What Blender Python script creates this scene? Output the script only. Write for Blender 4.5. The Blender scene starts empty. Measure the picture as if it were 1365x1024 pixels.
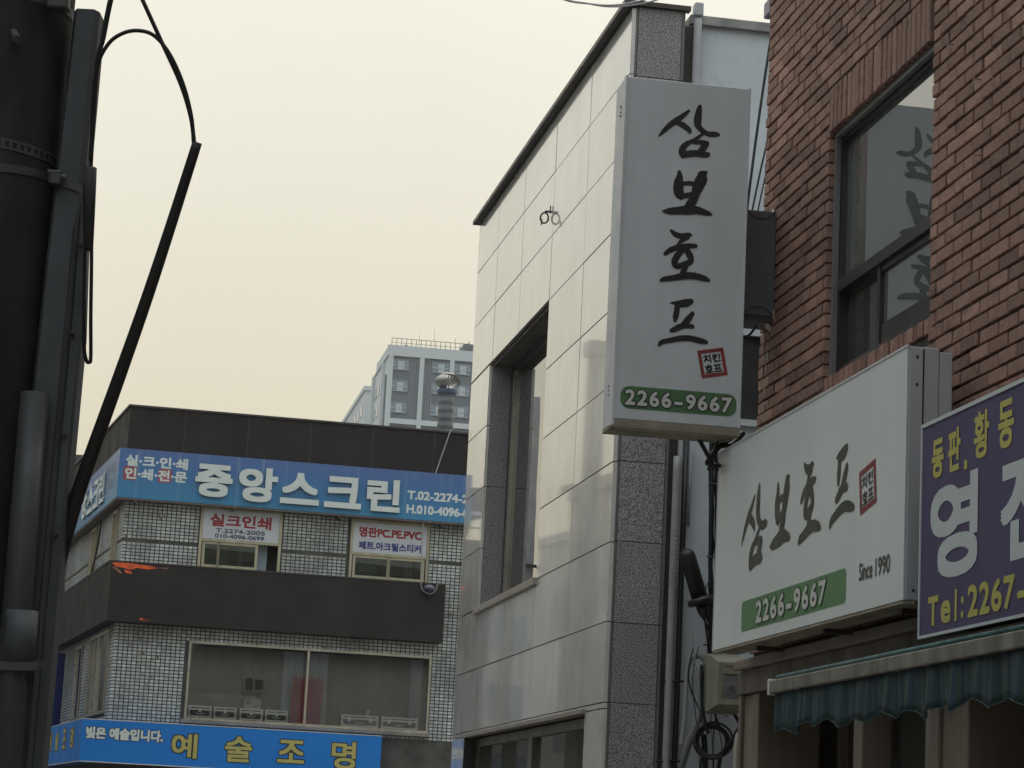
import bpy, bmesh, math, random
from mathutils import Vector, Matrix
R = math.radians
random.seed(7)
sc = bpy.context.scene
C = sc.collection

# ------------------------------------------------------------------ camera
cam = bpy.data.cameras.new('camera')
cam.sensor_width = 36.0
cam.lens = 3200.0 / 1365.0 * 36.0
cam.clip_end = 3000
cam.clip_start = 0.1
camo = bpy.data.objects.new('camera', cam)
C.objects.link(camo)
right = Vector((0.99871407, -0.00950359, 0.04979845))
up = Vector((-0.05069717, -0.18721694, 0.98100949))
fwd = Vector((0.0, 0.98227266, 0.18745800))
mw = Matrix((right, up, -fwd)).transposed().to_4x4()
mw.translation = Vector((0, 0, 1.6))
camo.matrix_world = mw
sc.camera = camo

# ------------------------------------------------------------------ light
SUN_EL, SUN_AZ = 52, 22           # degrees above the horizon, clockwise from +Y (ahead, behind the haze)
world = bpy.data.worlds.new('World')
sc.world = world
world.use_nodes = True
wn = world.node_tree.nodes; wl = world.node_tree.links
wn.clear()
sky = wn.new('ShaderNodeTexSky')
sky.sky_type = 'NISHITA'
sky.sun_disc = False
sky.sun_elevation = R(SUN_EL)
sky.sun_rotation = R(SUN_AZ)
sky.dust_density = 7.0
sky.air_density = 1.0
sky.ozone_density = 1.0
# thick even smog: the blue of the clear sky is mostly replaced by a cream veil
veil = wn.new('ShaderNodeMix'); veil.data_type = 'RGBA'
veil.inputs[0].default_value = 0.80
grad = wn.new('ShaderNodeTexCoord')
sep = wn.new('ShaderNodeSeparateXYZ')
ramp = wn.new('ShaderNodeValToRGB')
ramp.color_ramp.elements[0].position = 0.0
ramp.color_ramp.elements[0].color = (.44, .385, .27, 1)
ramp.color_ramp.elements[1].position = 1.0
ramp.color_ramp.elements[1].color = (1.45, 1.45, 1.38, 1)
e = ramp.color_ramp.elements.new(0.14); e.color = (.50, .46, .33, 1)
e = ramp.color_ramp.elements.new(0.34); e.color = (.600, .580, .485, 1)
cln = wn.new('ShaderNodeTexNoise'); cln.inputs['Scale'].default_value = 2.6; cln.inputs['Detail'].default_value = 4; cln.inputs['Roughness'].default_value = .45
clm = wn.new('ShaderNodeMapRange'); clm.inputs[1].default_value = .3; clm.inputs[2].default_value = .7; clm.inputs[3].default_value = .955; clm.inputs[4].default_value = 1.035
wl.new(grad.outputs['Generated'], cln.inputs['Vector']); wl.new(cln.outputs[0], clm.inputs[0])
wl.new(grad.outputs['Generated'], sep.inputs[0])
wl.new(sep.outputs[2], ramp.inputs[0])
gain = wn.new('ShaderNodeMix'); gain.data_type = 'RGBA'; gain.blend_type = 'MULTIPLY'
gain.inputs[0].default_value = 1.0
gain.inputs[7].default_value = (11, 11, 11, 1)
# the half of the sky round the veiled sun is brighter than the half behind the viewer
dot = wn.new('ShaderNodeVectorMath'); dot.operation = 'DOT_PRODUCT'
dot.inputs[1].default_value = (math.sin(R(SUN_AZ - 12)), math.cos(R(SUN_AZ - 12)), 0.35)
mr = wn.new('ShaderNodeMapRange')
mr.inputs[1].default_value = -1.0; mr.inputs[2].default_value = 0.9
mr.inputs[3].default_value = 0.92; mr.inputs[4].default_value = 1.0
wl.new(grad.outputs['Generated'], dot.inputs[0])
wl.new(dot.outputs['Value'], mr.inputs[0])
sc2 = wn.new('ShaderNodeVectorMath'); sc2.operation = 'SCALE'
wl.new(ramp.outputs[0], gain.inputs[6])
cool = wn.new('ShaderNodeMix'); cool.data_type = 'RGBA'; cool.blend_type = 'MIX'
cool.inputs[6].default_value = (12.4, 13.8, 15.6, 1)      # away from the sun the veil is greyer and cooler
cool.inputs[7].default_value = (15.4, 15.4, 15.4, 1)
mr2 = wn.new('ShaderNodeMapRange'); mr2.inputs[1].default_value = -.2; mr2.inputs[2].default_value = .85
wl.new(dot.outputs['Value'], mr2.inputs[0]); wl.new(mr2.outputs[0], cool.inputs[0]); wl.new(cool.outputs[2], gain.inputs[7])
wl.new(gain.outputs[2], sc2.inputs[0])
wl.new(mr.outputs[0], sc2.inputs['Scale'])
wl.new(sky.outputs[0], veil.inputs[6])
wl.new(sc2.outputs[0], veil.inputs[7])
bg = wn.new('ShaderNodeBackground')
bg.inputs[1].default_value = 0.086
wo = wn.new('ShaderNodeOutputWorld')
cls = wn.new('ShaderNodeVectorMath'); cls.operation = 'SCALE'      # faint unevenness of the smog layer
wl.new(veil.outputs[2], cls.inputs[0]); wl.new(clm.outputs[0], cls.inputs['Scale'])
wl.new(cls.outputs[0], bg.inputs[0])
wl.new(bg.outputs[0], wo.inputs[0])

sl = bpy.data.lights.new('sun', 'SUN')
sl.energy = 0.5
sl.angle = R(14)
sl.color = (1.0, .93, .80)
so = bpy.data.objects.new('sun', sl)
C.objects.link(so)
sd = Vector((math.sin(R(SUN_AZ)) * math.cos(R(SUN_EL)), math.cos(R(SUN_AZ)) * math.cos(R(SUN_EL)), math.sin(R(SUN_EL))))
so.rotation_euler = sd.to_track_quat('Z', 'Y').to_euler()
so.location = (0, 0, 60)

sc.view_settings.view_transform = 'Standard'
sc.view_settings.look = 'None'
sc.view_settings.exposure = 0.30
sc.view_settings.gamma = 1.0
sc.view_settings.use_curve_mapping = False
sc.cycles.max_bounces = 8
sc.cycles.use_adaptive_sampling = True

# ------------------------------------------------------------------ materials
MATS = {}
def mat(name, col, rough=.6, metal=0.0, var=.12, scale=3.0, bump=0.0, bscale=40.0, streak=0.0, rnd=0.0,
        coat=0.0, ior=1.5, col2=None, speck=0.0, sscale=120.0, attr=False, spots=0.0, gvar=0.0, gscale=.8, sfreq=7.0, crough=.06, cior=1.5):
    """procedural paint / stone / metal: base colour with cloudy variation, vertical dirt streaks, speckle and fine relief"""
    if name in MATS: return MATS[name]
    m = bpy.data.materials.new(name); m.use_nodes = True
    n = m.node_tree.nodes; l = m.node_tree.links
    b = n['Principled BSDF']
    b.inputs['Roughness'].default_value = rough
    b.inputs['Metallic'].default_value = metal
    b.inputs['IOR'].default_value = ior
    if coat:
        b.inputs['Coat Weight'].default_value = coat
        b.inputs['Coat Roughness'].default_value = crough; b.inputs['Coat IOR'].default_value = cior
    tc0 = n.new('ShaderNodeTexCoord')
    oi0 = n.new('ShaderNodeObjectInfo'); sc0 = n.new('ShaderNodeMath'); sc0.operation = 'MULTIPLY'; sc0.inputs[1].default_value = 37.0 if rnd else 0.0
    l.new(oi0.outputs['Random'], sc0.inputs[0])
    va0 = n.new('ShaderNodeVectorMath'); va0.operation = 'ADD'; l.new(tc0.outputs['Object'], va0.inputs[0]); l.new(sc0.outputs[0], va0.inputs[1])
    class _T: outputs = {'Object': va0.outputs[0]}
    tc = _T
    def noise(sx, vec=None, detail=5.0, stretch=None):
        t = n.new('ShaderNodeTexNoise'); t.inputs['Scale'].default_value = sx; t.inputs['Detail'].default_value = detail
        src = tc.outputs['Object']
        if stretch:
            mp = n.new('ShaderNodeMapping'); mp.inputs['Scale'].default_value = stretch
            l.new(src, mp.inputs[0]); src = mp.outputs[0]
        l.new(src, t.inputs['Vector'])
        return t.outputs[0]
    def rng(v, lo, hi, a=.3, z=.7):
        q = n.new('ShaderNodeMapRange'); q.inputs[1].default_value = a; q.inputs[2].default_value = z
        q.inputs[3].default_value = lo; q.inputs[4].default_value = hi; l.new(v, q.inputs[0]); return q.outputs[0]
    def mulv(cin, v):
        q = n.new('ShaderNodeVectorMath'); q.operation = 'SCALE'; l.new(cin, q.inputs[0]); l.new(v, q.inputs['Scale']); return q.outputs[0]
    rgb = n.new('ShaderNodeRGB'); rgb.outputs[0].default_value = (*col, 1)
    cur = rgb.outputs[0]
    if col2:
        r2 = n.new('ShaderNodeRGB'); r2.outputs[0].default_value = (*col2, 1)
        mx = n.new('ShaderNodeMix'); mx.data_type = 'RGBA'
        if rnd or attr:
            oi = n.new('ShaderNodeObjectInfo'); at = n.new('ShaderNodeAttribute'); at.attribute_name = 'tone'
            ad = n.new('ShaderNodeMath'); ad.operation = 'ADD'; l.new(oi.outputs['Random'], ad.inputs[0]); l.new(at.outputs['Fac'], ad.inputs[1])
            fr = n.new('ShaderNodeMath'); fr.operation = 'FRACT'; l.new(ad.outputs[0], fr.inputs[0])
            l.new(fr.outputs[0], mx.inputs[0])
        else:
            l.new(rng(noise(scale * .7), 0, 1, .38, .62), mx.inputs[0])
        l.new(cur, mx.inputs[6]); l.new(r2.outputs[0], mx.inputs[7]); cur = mx.outputs[2]
    if rnd:
        oi = n.new('ShaderNodeObjectInfo'); at = n.new('ShaderNodeAttribute'); at.attribute_name = 'tone'
        ad = n.new('ShaderNodeMath'); ad.operation = 'ADD'; l.new(oi.outputs['Random'], ad.inputs[0]); l.new(at.outputs['Fac'], ad.inputs[1])
        mu = n.new('ShaderNodeMath'); mu.operation = 'MULTIPLY'; mu.inputs[1].default_value = 7.31; l.new(ad.outputs[0], mu.inputs[0])
        fr = n.new('ShaderNodeMath'); fr.operation = 'FRACT'; l.new(mu.outputs[0], fr.inputs[0])
        cur = mulv(cur, rng(fr.outputs[0], 1 - rnd, 1 + rnd, 0, 1))
    if var: cur = mulv(cur, rng(noise(scale), 1 - var, 1 + var))
    if gvar:
        ge = n.new('ShaderNodeNewGeometry'); t = n.new('ShaderNodeTexNoise'); t.inputs['Scale'].default_value = gscale; t.inputs['Detail'].default_value = 6
        l.new(ge.outputs['Position'], t.inputs['Vector'])
        cur = mulv(cur, rng(t.outputs[0], 1 - gvar, 1 + gvar, .35, .65))
    if streak:
        cur = mulv(cur, rng(noise(1.0, stretch=(sfreq, sfreq, sfreq*.09), detail=7), 1 - streak, 1.0, .36, .60))
    if speck:
        t = n.new('ShaderNodeTexNoise'); t.inputs['Scale'].default_value = sscale; t.inputs['Detail'].default_value = 2
        l.new(tc.outputs['Object'], t.inputs['Vector'])
        cur = mulv(cur, rng(t.outputs[0], 1 - speck, 1 + speck, .38, .62))
    if spots:
        t = n.new('ShaderNodeTexNoise'); t.inputs['Scale'].default_value = 9; t.inputs['Detail'].default_value = 8
        l.new(tc.outputs['Object'], t.inputs['Vector'])
        cur = mulv(cur, rng(t.outputs[0], 1, 1 - spots, .60, .72))
    l.new(cur, b.inputs['Base Color'])
    if var and rough > .05:
        l.new(rng(noise(scale * 2.3), max(.02, rough * .8), min(1, rough * 1.2)), b.inputs['Roughness'])
    if bump:
        bp = n.new('ShaderNodeBump'); bp.inputs['Strength'].default_value = 1.0; bp.inputs['Distance'].default_value = bump
        l.new(noise(bscale), bp.inputs['Height']); l.new(bp.outputs[0], b.inputs['Normal'])
    MATS[name] = m
    return m

def glass(name, tint=(.75, .8, .78), keep=.8, rough=.0, wave=.0, ior=1.52, gain=1.7, film=(.35,.36,.34)):
    """window pane: fresnel mirror over a tinted see-through sheet, a little dusty"""
    if name in MATS: return MATS[name]
    m = bpy.data.materials.new(name); m.use_nodes = True
    n = m.node_tree.nodes; l = m.node_tree.links
    n.clear()
    out = n.new('ShaderNodeOutputMaterial')
    tr = n.new('ShaderNodeBsdfTransparent'); tr.inputs[0].default_value = (*tint, 1)
    df = n.new('ShaderNodeBsdfDiffuse'); df.inputs[0].default_value = (*film, 1)
    m1 = n.new('ShaderNodeMixShader'); m1.inputs[0].default_value = 1 - keep
    l.new(tr.outputs[0], m1.inputs[1]); l.new(df.outputs[0], m1.inputs[2])
    gl = n.new('ShaderNodeBsdfGlossy'); gl.inputs['Roughness'].default_value = rough
    fr = n.new('ShaderNodeFresnel'); fr.inputs['IOR'].default_value = ior
    mul = n.new('ShaderNodeMath'); mul.operation = 'MULTIPLY'; mul.use_clamp = True; mul.inputs[1].default_value = gain
    l.new(fr.outputs[0], mul.inputs[0])
    m2 = n.new('ShaderNodeMixShader'); l.new(mul.outputs[0], m2.inputs[0])
    l.new(m1.outputs[0], m2.inputs[1]); l.new(gl.outputs[0], m2.inputs[2])
    if wave:
        tc = n.new('ShaderNodeTexCoord'); t = n.new('ShaderNodeTexNoise'); t.inputs['Scale'].default_value = 1.6; t.inputs['Detail'].default_value = 1
        l.new(tc.outputs['Object'], t.inputs['Vector'])
        bp = n.new('ShaderNodeBump'); bp.inputs['Distance'].default_value = wave; bp.inputs['Strength'].default_value = 1
        l.new(t.outputs[0], bp.inputs['Height']); l.new(bp.outputs[0], gl.inputs['Normal'])
    l.new(m2.outputs[0], out.inputs[0])
    MATS[name] = m
    return m

# ------------------------------------------------------------------ mesh builder
class MB:
    def __init__(s): s.v = []; s.f = []; s.tone = []; s.t = 0.0
    def add(s, vs, fs):
        k = len(s.v); s.v += [tuple(map(float, v)) for v in vs]
        for f in fs: s.f.append(tuple(i + k for i in f)); s.tone.append(s.t)
        return s
    def box(s, x0, x1, y0, y1, z0, z1):
        return s.add([(x0,y0,z0),(x1,y0,z0),(x1,y1,z0),(x0,y1,z0),(x0,y0,z1),(x1,y0,z1),(x1,y1,z1),(x0,y1,z1)],
                     [(0,3,2,1),(4,5,6,7),(0,1,5,4),(1,2,6,5),(2,3,7,6),(3,0,4,7)])
    def brick(s, x0, x1, y0, y1, z0, z1, c=.003):
        """box whose front (y0) edges are chamfered; open at the back"""
        f = [(x0+c,y0,z0+c),(x1-c,y0,z0+c),(x1-c,y0,z1-c),(x0+c,y0,z1-c)]
        o = [(x0,y0+c,z0),(x1,y0+c,z0),(x1,y0+c,z1),(x0,y0+c,z1)]
        b = [(x0,y1,z0),(x1,y1,z0),(x1,y1,z1),(x0,y1,z1)]
        fs = [(0,1,2,3)]
        for i in range(4):
            j = (i+1) % 4
            fs += [(i, i+4, j+4, j), (i+4, i+8, j+8, j+4)]
        return s.add(f+o+b, fs)
    def rbox(s, x0, x1, y0, y1, z0, z1, c=.006):
        bm = bmesh.new(); bmesh.ops.create_cube(bm, size=1)
        for v in bm.verts:
            v.co = Vector(((x0+x1)/2 + v.co.x*(x1-x0), (y0+y1)/2 + v.co.y*(y1-y0), (z0+z1)/2 + v.co.z*(z1-z0)))
        bmesh.ops.bevel(bm, geom=bm.edges[:], offset=c, segments=2, affect='EDGES', profile=.5)
        bm.verts.index_update()
        s.add([v.co[:] for v in bm.verts], [tuple(v.index for v in f.verts) for f in bm.faces]); bm.free()
        return s
    def plan(s, poly, z0, z1):
        n = len(poly)
        vs = [(x,y,z0) for x,y in poly] + [(x,y,z1) for x,y in poly]
        fs = [tuple(range(n))[::-1], tuple(range(n, 2*n))] + [(i,(i+1)%n,(i+1)%n+n,i+n) for i in range(n)]
        return s.add(vs, fs)
    def face_poly(s, poly, y, back=None):
        """polygon in the x-z plane, facing -y; with back it gets thickness"""
        n = len(poly)
        if back is None: return s.add([(x,y,z) for x,z in poly], [tuple(range(n))])
        vs = [(x,y,z) for x,z in poly] + [(x,back,z) for x,z in poly]
        return s.add(vs, [tuple(range(n)), tuple(range(n,2*n))[::-1]] + [(i,i+n,(i+1)%n+n,(i+1)%n) for i in range(n)])
    def tube(s, pts, r, n=8, cap=True):
        pts = [Vector(p) for p in pts]
        rr = r if isinstance(r, (list, tuple)) else [r]*len(pts)
        k0 = len(s.v); vs = []; fs = []
        ref = None
        for i, p in enumerate(pts):
            t = (pts[min(i+1, len(pts)-1)] - pts[max(i-1, 0)]).normalized()
            if ref is None:
                ref = t.orthogonal().normalized()
            ref = (ref - t * ref.dot(t)).normalized(); b = t.cross(ref)
            for j in range(n):
                a = 2*math.pi*j/n
                vs.append(tuple(p + (ref*math.cos(a) + b*math.sin(a)) * rr[i]))
        for i in range(len(pts)-1):
            for j in range(n):
                fs.append((i*n+j, i*n+(j+1)%n, (i+1)*n+(j+1)%n, (i+1)*n+j))
        if cap: fs += [tuple(range(n))[::-1], tuple(range((len(pts)-1)*n, len(pts)*n))]
        return s.add(vs, fs)
    def lathe(s, cx, cy, prof, n=24):
        vs = []; fs = []
        for r, z in prof:
            for j in range(n):
                a = 2*math.pi*j/n; vs.append((cx + r*math.cos(a), cy + r*math.sin(a), z))
        for i in range(len(prof)-1):
            for j in range(n): fs.append((i*n+j, i*n+(j+1)%n, (i+1)*n+(j+1)%n, (i+1)*n+j))
        fs += [tuple(range(n))[::-1], tuple(range((len(prof)-1)*n, len(prof)*n))]
        return s.add(vs, fs)
    def stroke(s, pts, y, sx=1, sz=1, ox=0, oz=0, k=1):
        """one brush stroke: a ribbon of changing width with round ends, in the x-z plane"""
        P = []
        for i in range(len(pts)-1):
            a, b = pts[i], pts[i+1]
            p0 = pts[max(0,i-1)]; p3 = pts[min(len(pts)-1,i+2)]
            for q in range(4):
                t = q/4
                P.append(tuple(.5*((2*a[c]) + (b[c]-p0[c])*t + (2*p0[c]-5*a[c]+4*b[c]-p3[c])*t*t + (3*a[c]-p0[c]-3*b[c]+p3[c])*t**3) for c in range(3)))
        P.append(pts[-1])
        L = []; Rr = []
        for i, (x, z, r) in enumerate(P):
            q = P[min(i+1, len(P)-1)]; w = P[max(i-1, 0)]
            dx, dz = q[0]-w[0], q[1]-w[1]; d = math.hypot(dx, dz) or 1
            nx, nz = -dz/d, dx/d
            j = 1 + random.uniform(-.05, .05)
            L.append((x+nx*r*j, z+nz*r*j)); Rr.append((x-nx*r*j, z-nz*r*j))
        def cap(p, d0, side):
            x, z, r = p; a0 = math.atan2(d0[1], d0[0])
            return [(x + r*math.cos(a0+side*t), z + r*math.sin(a0+side*t)) for t in (math.pi*q/6 for q in range(1,6))]
        T = lambda p: (ox + p[0]*sx*k, y, oz + p[1]*sz*k)
        n = len(P)
        vs = [T(p) for p in L] + [T(p) for p in Rr]
        fs = [(i, i+1, n+i+1, n+i) for i in range(n-1)]
        # round ends
        c0 = cap(P[0], (L[0][0]-P[0][0], L[0][1]-P[0][1]), 1); k0 = len(vs)
        vs += [T(p) for p in c0]; fs.append((0, n) + tuple(range(k0, k0+5))[::-1])
        c1 = cap(P[-1], (L[-1][0]-P[-1][0], L[-1][1]-P[-1][1]), -1); k1 = len(vs)
        vs += [T(p) for p in c1]; fs.append((n-1,) + tuple(range(k1, k1+5)) + (2*n-1,))
        return s.add(vs, fs)
    def mesh(s, name, off=(0,0,0), smooth=False):
        me = bpy.data.meshes.new(name)
        me.from_pydata([(a-off[0], b-off[1], c-off[2]) for a,b,c in s.v], [], s.f)
        if any(s.tone):
            at = me.attributes.new('tone', 'FLOAT', 'FACE'); at.data.foreach_set('value', s.tone)
        me.update()
        if smooth:
            for p in me.polygons: p.use_smooth = True
        return me

# ------------------------------------------------------------------ places: every facade has its own frame (x along it to the right, y into it, z up)
class Frame:
    def __init__(s, ox, oy, rz): s.o = Vector((ox, oy, 0)); s.rz = R(rz); s.M = Matrix.Translation(s.o) @ Matrix.Rotation(s.rz, 4, 'Z')
    def w(s, x, y, z): return s.M @ Vector((x, y, z))
    def sub(s, x, y, rz=0):
        p = s.w(x, y, 0); return Frame(p.x, p.y, math.degrees(s.rz) + rz)
WORLD = Frame(0, 0, 0)
BW = Frame(1.882, 10.631, -80.44)          # brick wall on the right
GF = Frame(0.786, 17.724, -80.12)          # polished stone facade
GS = Frame(0.786, 17.724, 9.34)            # its side that faces the viewer
TF = Frame(-7.345, 44.768, 11.46)          # tiled corner building, front
TS = TF.sub(.2, 0, -84.93)                 # its left flank
NS = Frame(*BW.w(-2.3, -.26, 0)[:2], 9.34) # face of the projecting sign
GB = Frame(*BW.w(-2.6, -.03, 0)[:2], 9.34) # grey box behind it
AT = Frame(-16.208, 294.625, 9.34)         # far tower

class Thing:
    def __init__(s, name, label, cat, fr, base, group=None, kind=None, parent=None):
        o = bpy.data.objects.new(name, None); C.objects.link(o)
        o.empty_display_size = .2
        o.location = fr.w(*base); o.rotation_euler = (0, 0, fr.rz)
        if label: o['label'] = label
        if cat: o['category'] = cat
        if group: o['group'] = group
        if kind: o['kind'] = kind
        s.o = o; s.b = base; s.fr = fr
    def part(s, name, mb, m, parent=None, label=None, kind=None, smooth=False):
        me = mb if isinstance(mb, bpy.types.Mesh) else mb.mesh(name, s.b, smooth)
        if m: me.materials.clear(); me.materials.append(m)
        o = bpy.data.objects.new(name, me); C.objects.link(o); o.parent = parent or s.o
        if label: o['label'] = label
        if kind: o['kind'] = kind
        return o

def single(name, mb, m, label, cat, fr, base, group=None, kind=None, smooth=False):
    """a thing that is one mesh"""
    o = bpy.data.objects.new(name, mb.mesh(name, base, smooth)); C.objects.link(o)
    o.data.materials.append(m); o.location = fr.w(*base); o.rotation_euler = (0, 0, fr.rz)
    if label: o['label'] = label
    if cat: o['category'] = cat
    if group: o['group'] = group
    if kind: o['kind'] = kind
    return o

TXT = {}
def glyphs(body, bold=0.0):
    """flat letters as a mesh: (verts2d, faces, width, ymin, ymax)"""
    if body in TXT: return TXT[body]
    cu = bpy.data.curves.new('letters', 'FONT'); cu.body = body; cu.size = 1; cu.resolution_u = 4
    o = bpy.data.objects.new('letters', cu); C.objects.link(o)
    bpy.context.view_layer.update()
    me = bpy.data.meshes.new_from_object(o.evaluated_get(bpy.context.evaluated_depsgraph_get()))
    v = [(p.co.x, p.co.y) for p in me.vertices]; f = [tuple(p.vertices) for p in me.polygons]
    C.objects.unlink(o); bpy.data.objects.remove(o); bpy.data.meshes.remove(me)
    xs = [a for a, b in v]; ys = [b for a, b in v]
    TXT[body] = (v, f, min(xs), max(xs), min(ys), max(ys))
    return TXT[body]

def letters(mb, body, x0, x1, z0, z1, y, bold=0.0, depth=0.0, n=8, sq=True):
    """fit the letters into the rectangle x0..x1, z0..z1 on the plane y; bold widens every stroke by stacking
    slightly shifted sheets 0.3 mm apart; depth gives raised letters sides"""
    v, f, a, b, c, d = glyphs(body)
    x0 += bold; x1 -= bold; z0 += bold; z1 -= bold
    kx = (x1-x0)/(b-a); kz = (z1-z0)/(d-c)
    offs = [(0, 0)] + ([(bold*math.cos(2*math.pi*i/n), bold*math.sin(2*math.pi*i/n)) for i in range(n)] if bold else [])
    if bold and sq: offs = [(0, 0)] + [(i*bold, j*bold) for i in (-1,0,1) for j in (-1,0,1) if i or j]
    for i, (ox, oz) in enumerate(offs):
        yy = y - i*.00012
        P = [(x0+(p-a)*kx+ox, yy, z0+(q-c)*kz+oz) for p, q in v]
        mb.add(P, f)
        if depth:
            cnt = {}
            for t in f:
                for j in range(len(t)):
                    e = (t[j], t[(j+1) % len(t)]); k = tuple(sorted(e)); cnt[k] = None if k in cnt else e
            Q = P + [(p[0], y+depth, p[2]) for p in P]; m = len(P)
            mb.add(Q, [(e[0], e[0]+m, e[1]+m, e[1]) for e in cnt.values() if e])
    return mb

def digits(mb, body, x0, x1, z0, z1, y, bold=0.0, fill=.74, ref='0', **k):
    """one character per equal cell, all on one baseline"""
    rv = glyphs(ref); rh = rv[5]-rv[4]; base = rv[4]
    n_ = len(body); cw = (x1-x0)/n_
    for i, ch in enumerate(body):
        if ch == ' ': continue
        g = glyphs(ch); kz = (z1-z0)/rh
        a, b_ = z0+(g[4]-base)*kz, z0+(g[5]-base)*kz
        w = cw*fill*min(1.0, (g[3]-g[2])/(rv[3]-rv[2])*1.0)
        if ch in '-': w = cw*.6
        c = x0+cw*(i+.5)
        if ch == '1': w = cw*.38
        letters(mb, ch, c-w/2-bold, c+w/2+bold, a-bold, b_+bold, y, bold, sq=False, **k)

# materials used in many places
m_brick = mat('red_brick', (.325,.190,.145), .88, gvar=.16, gscale=1.3, var=.20, scale=30, bump=.0016, bscale=120, col2=(.235,.132,.100), rnd=.22, spots=.4)
m_mortar = mat('dark_mortar', (.035,.029,.026), .95, var=.2, scale=9, bump=.002, bscale=90)
m_rust = mat('rust_stain', (.17,.12,.075), .9, var=.4, scale=30)
m_stone = mat('polished_beige_stone', (.69,.66,.615), .14, var=.12, gvar=.05, gscale=.9, scale=2.6, rnd=.05, streak=.12, sfreq=3.0, speck=.05, sscale=160, coat=.9, crough=.026, cior=1.55, ior=1.45, bump=.00012, bscale=1.1)
m_granite = mat('grey_granite', (.27,.262,.258), .6, ior=1.4, var=.08, scale=2, speck=.55, sscale=95, rnd=.04)
m_joint = mat('stone_joint', (.045,.04,.036), .9, var=.2)
m_white_wall = mat('weathered_white_wall', (.66,.705,.735), .8, var=.10, scale=1.6, streak=.14, sfreq=1.6, bump=.002, bscale=14, spots=.12)
m_darkmetal = mat('dark_brown_metal', (.055,.045,.042), .45, var=.15, scale=4)
m_bronze = mat('bronze_frame', (.085,.08,.075), .35, metal=.6, var=.15, scale=5)
m_alu = mat('satin_aluminium', (.50,.47,.40), .32, metal=.85, var=.12, scale=6, streak=.2)
m_black = mat('black_rubber', (.012,.012,.013), .5, var=.1, bump=.0006, bscale=60)
m_signwhite = mat('white_sign_sheet', (.71,.74,.715), .45, var=.03, scale=1.5, streak=.05, sfreq=3)
m_signframe = mat('white_sign_frame', (.62,.63,.64), .4, var=.06, scale=3, streak=.12)
m_signside = mat('grey_painted_case', (.45,.46,.48), .45, var=.07, scale=3, streak=.12)
m_ink = mat('black_ink', (.018,.015,.015), .5, var=.1)
m_ink2 = mat('faded_black_ink', (.065,.06,.05), .6, var=.12)
m_seal = mat('red_seal_ink', (.24,.035,.035), .55, var=.25, scale=25)
m_green = mat('green_print', (.10,.23,.09), .5, var=.06)
m_green2 = mat('dark_green_print', (.05,.13,.05), .5, var=.08)
m_greyprint = mat('pale_print', (.62,.62,.58), .5, var=.04)
m_bottomdirt = mat('dusty_beige_underside', (.26,.23,.17), .7, var=.25, scale=5, spots=.5)
m_glass = glass('window_glass', wave=.0006)
m_glass_clear = glass('shop_glass', tint=(.93,.95,.94), keep=.97, wave=.0008, gain=2.0)
m_glass_dark = glass('tinted_glass', tint=(.25,.28,.28), keep=.9, wave=.0004)
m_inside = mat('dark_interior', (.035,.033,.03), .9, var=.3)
m_cream = mat('cream_window_frame', (.46,.41,.28), .45, var=.12, streak=.2)
m_tile = mat('glazed_grey_tile', (.46,.48,.46), .35, gvar=.28, gscale=.9, var=.16, scale=.9, rnd=.22, coat=.2, attr=True, spots=.5)
m_grout = mat('dark_grout', (.085,.08,.07), .9, var=.3)
m_band = mat('charcoal_vinyl', (.034,.031,.028), .75, ior=1.3, var=.10, scale=.8, streak=.14, sfreq=2.2)
m_parapet = mat('brown_parapet_sheet', (.032,.027,.025), .7, ior=1.3, var=.10, scale=.8, streak=.15)

# ------------------------------------------------------------------ ground
def struct(name, mb, m, fr=WORLD, base=(0,0,0)):
    o = bpy.data.objects.new(name, mb.mesh(name, base)); C.objects.link(o); o.data.materials.append(m)
    o.location = fr.w(*base); o.rotation_euler = (0,0,fr.rz); o['kind'] = 'structure'; return o
m_asphalt = mat('asphalt', (.055,.054,.052), .9, var=.2, scale=1, speck=.3, sscale=60, bump=.003, bscale=80)
m_paving = mat('concrete_paving', (.24,.23,.21), .85, var=.15, scale=2)
struct('ground', MB().add([(-900,-400,-.02),(900,-400,-.02),(900,1400,-.02),(-900,1400,-.02)], [(0,1,2,3)]), mat('city_ground', (.12,.115,.11), .95, var=.2, scale=.05))
struct('road', MB().add([(-4.4,-40,0),(.6,-40,0),(-5.9,43,0),(-12.5,43,0)], [(0,1,2,3)]), m_asphalt)
pv = MB().plan([(.6,-40),(7.4,-40),(.9,17.6),(-2.1,17.6)], -.01, .13)
struct('pavement', pv, m_paving)
pl = MB().plan([(-5.8,-40),(-4.4,-40),(-4.4,14),(-5.8,14)], -.01, .13)
struct('pavement', pl, m_paving)

# ------------------------------------------------------------------ brick building
bb = Thing('brick_building', 'red brick building on the right with a dark framed upstairs window', 'building', BW, (0,0,0))
WX0, WX1, WZ0, WZ1 = -1.62, -0.02, 4.045, 5.372
XL, XR = -2.865, 3.6
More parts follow.
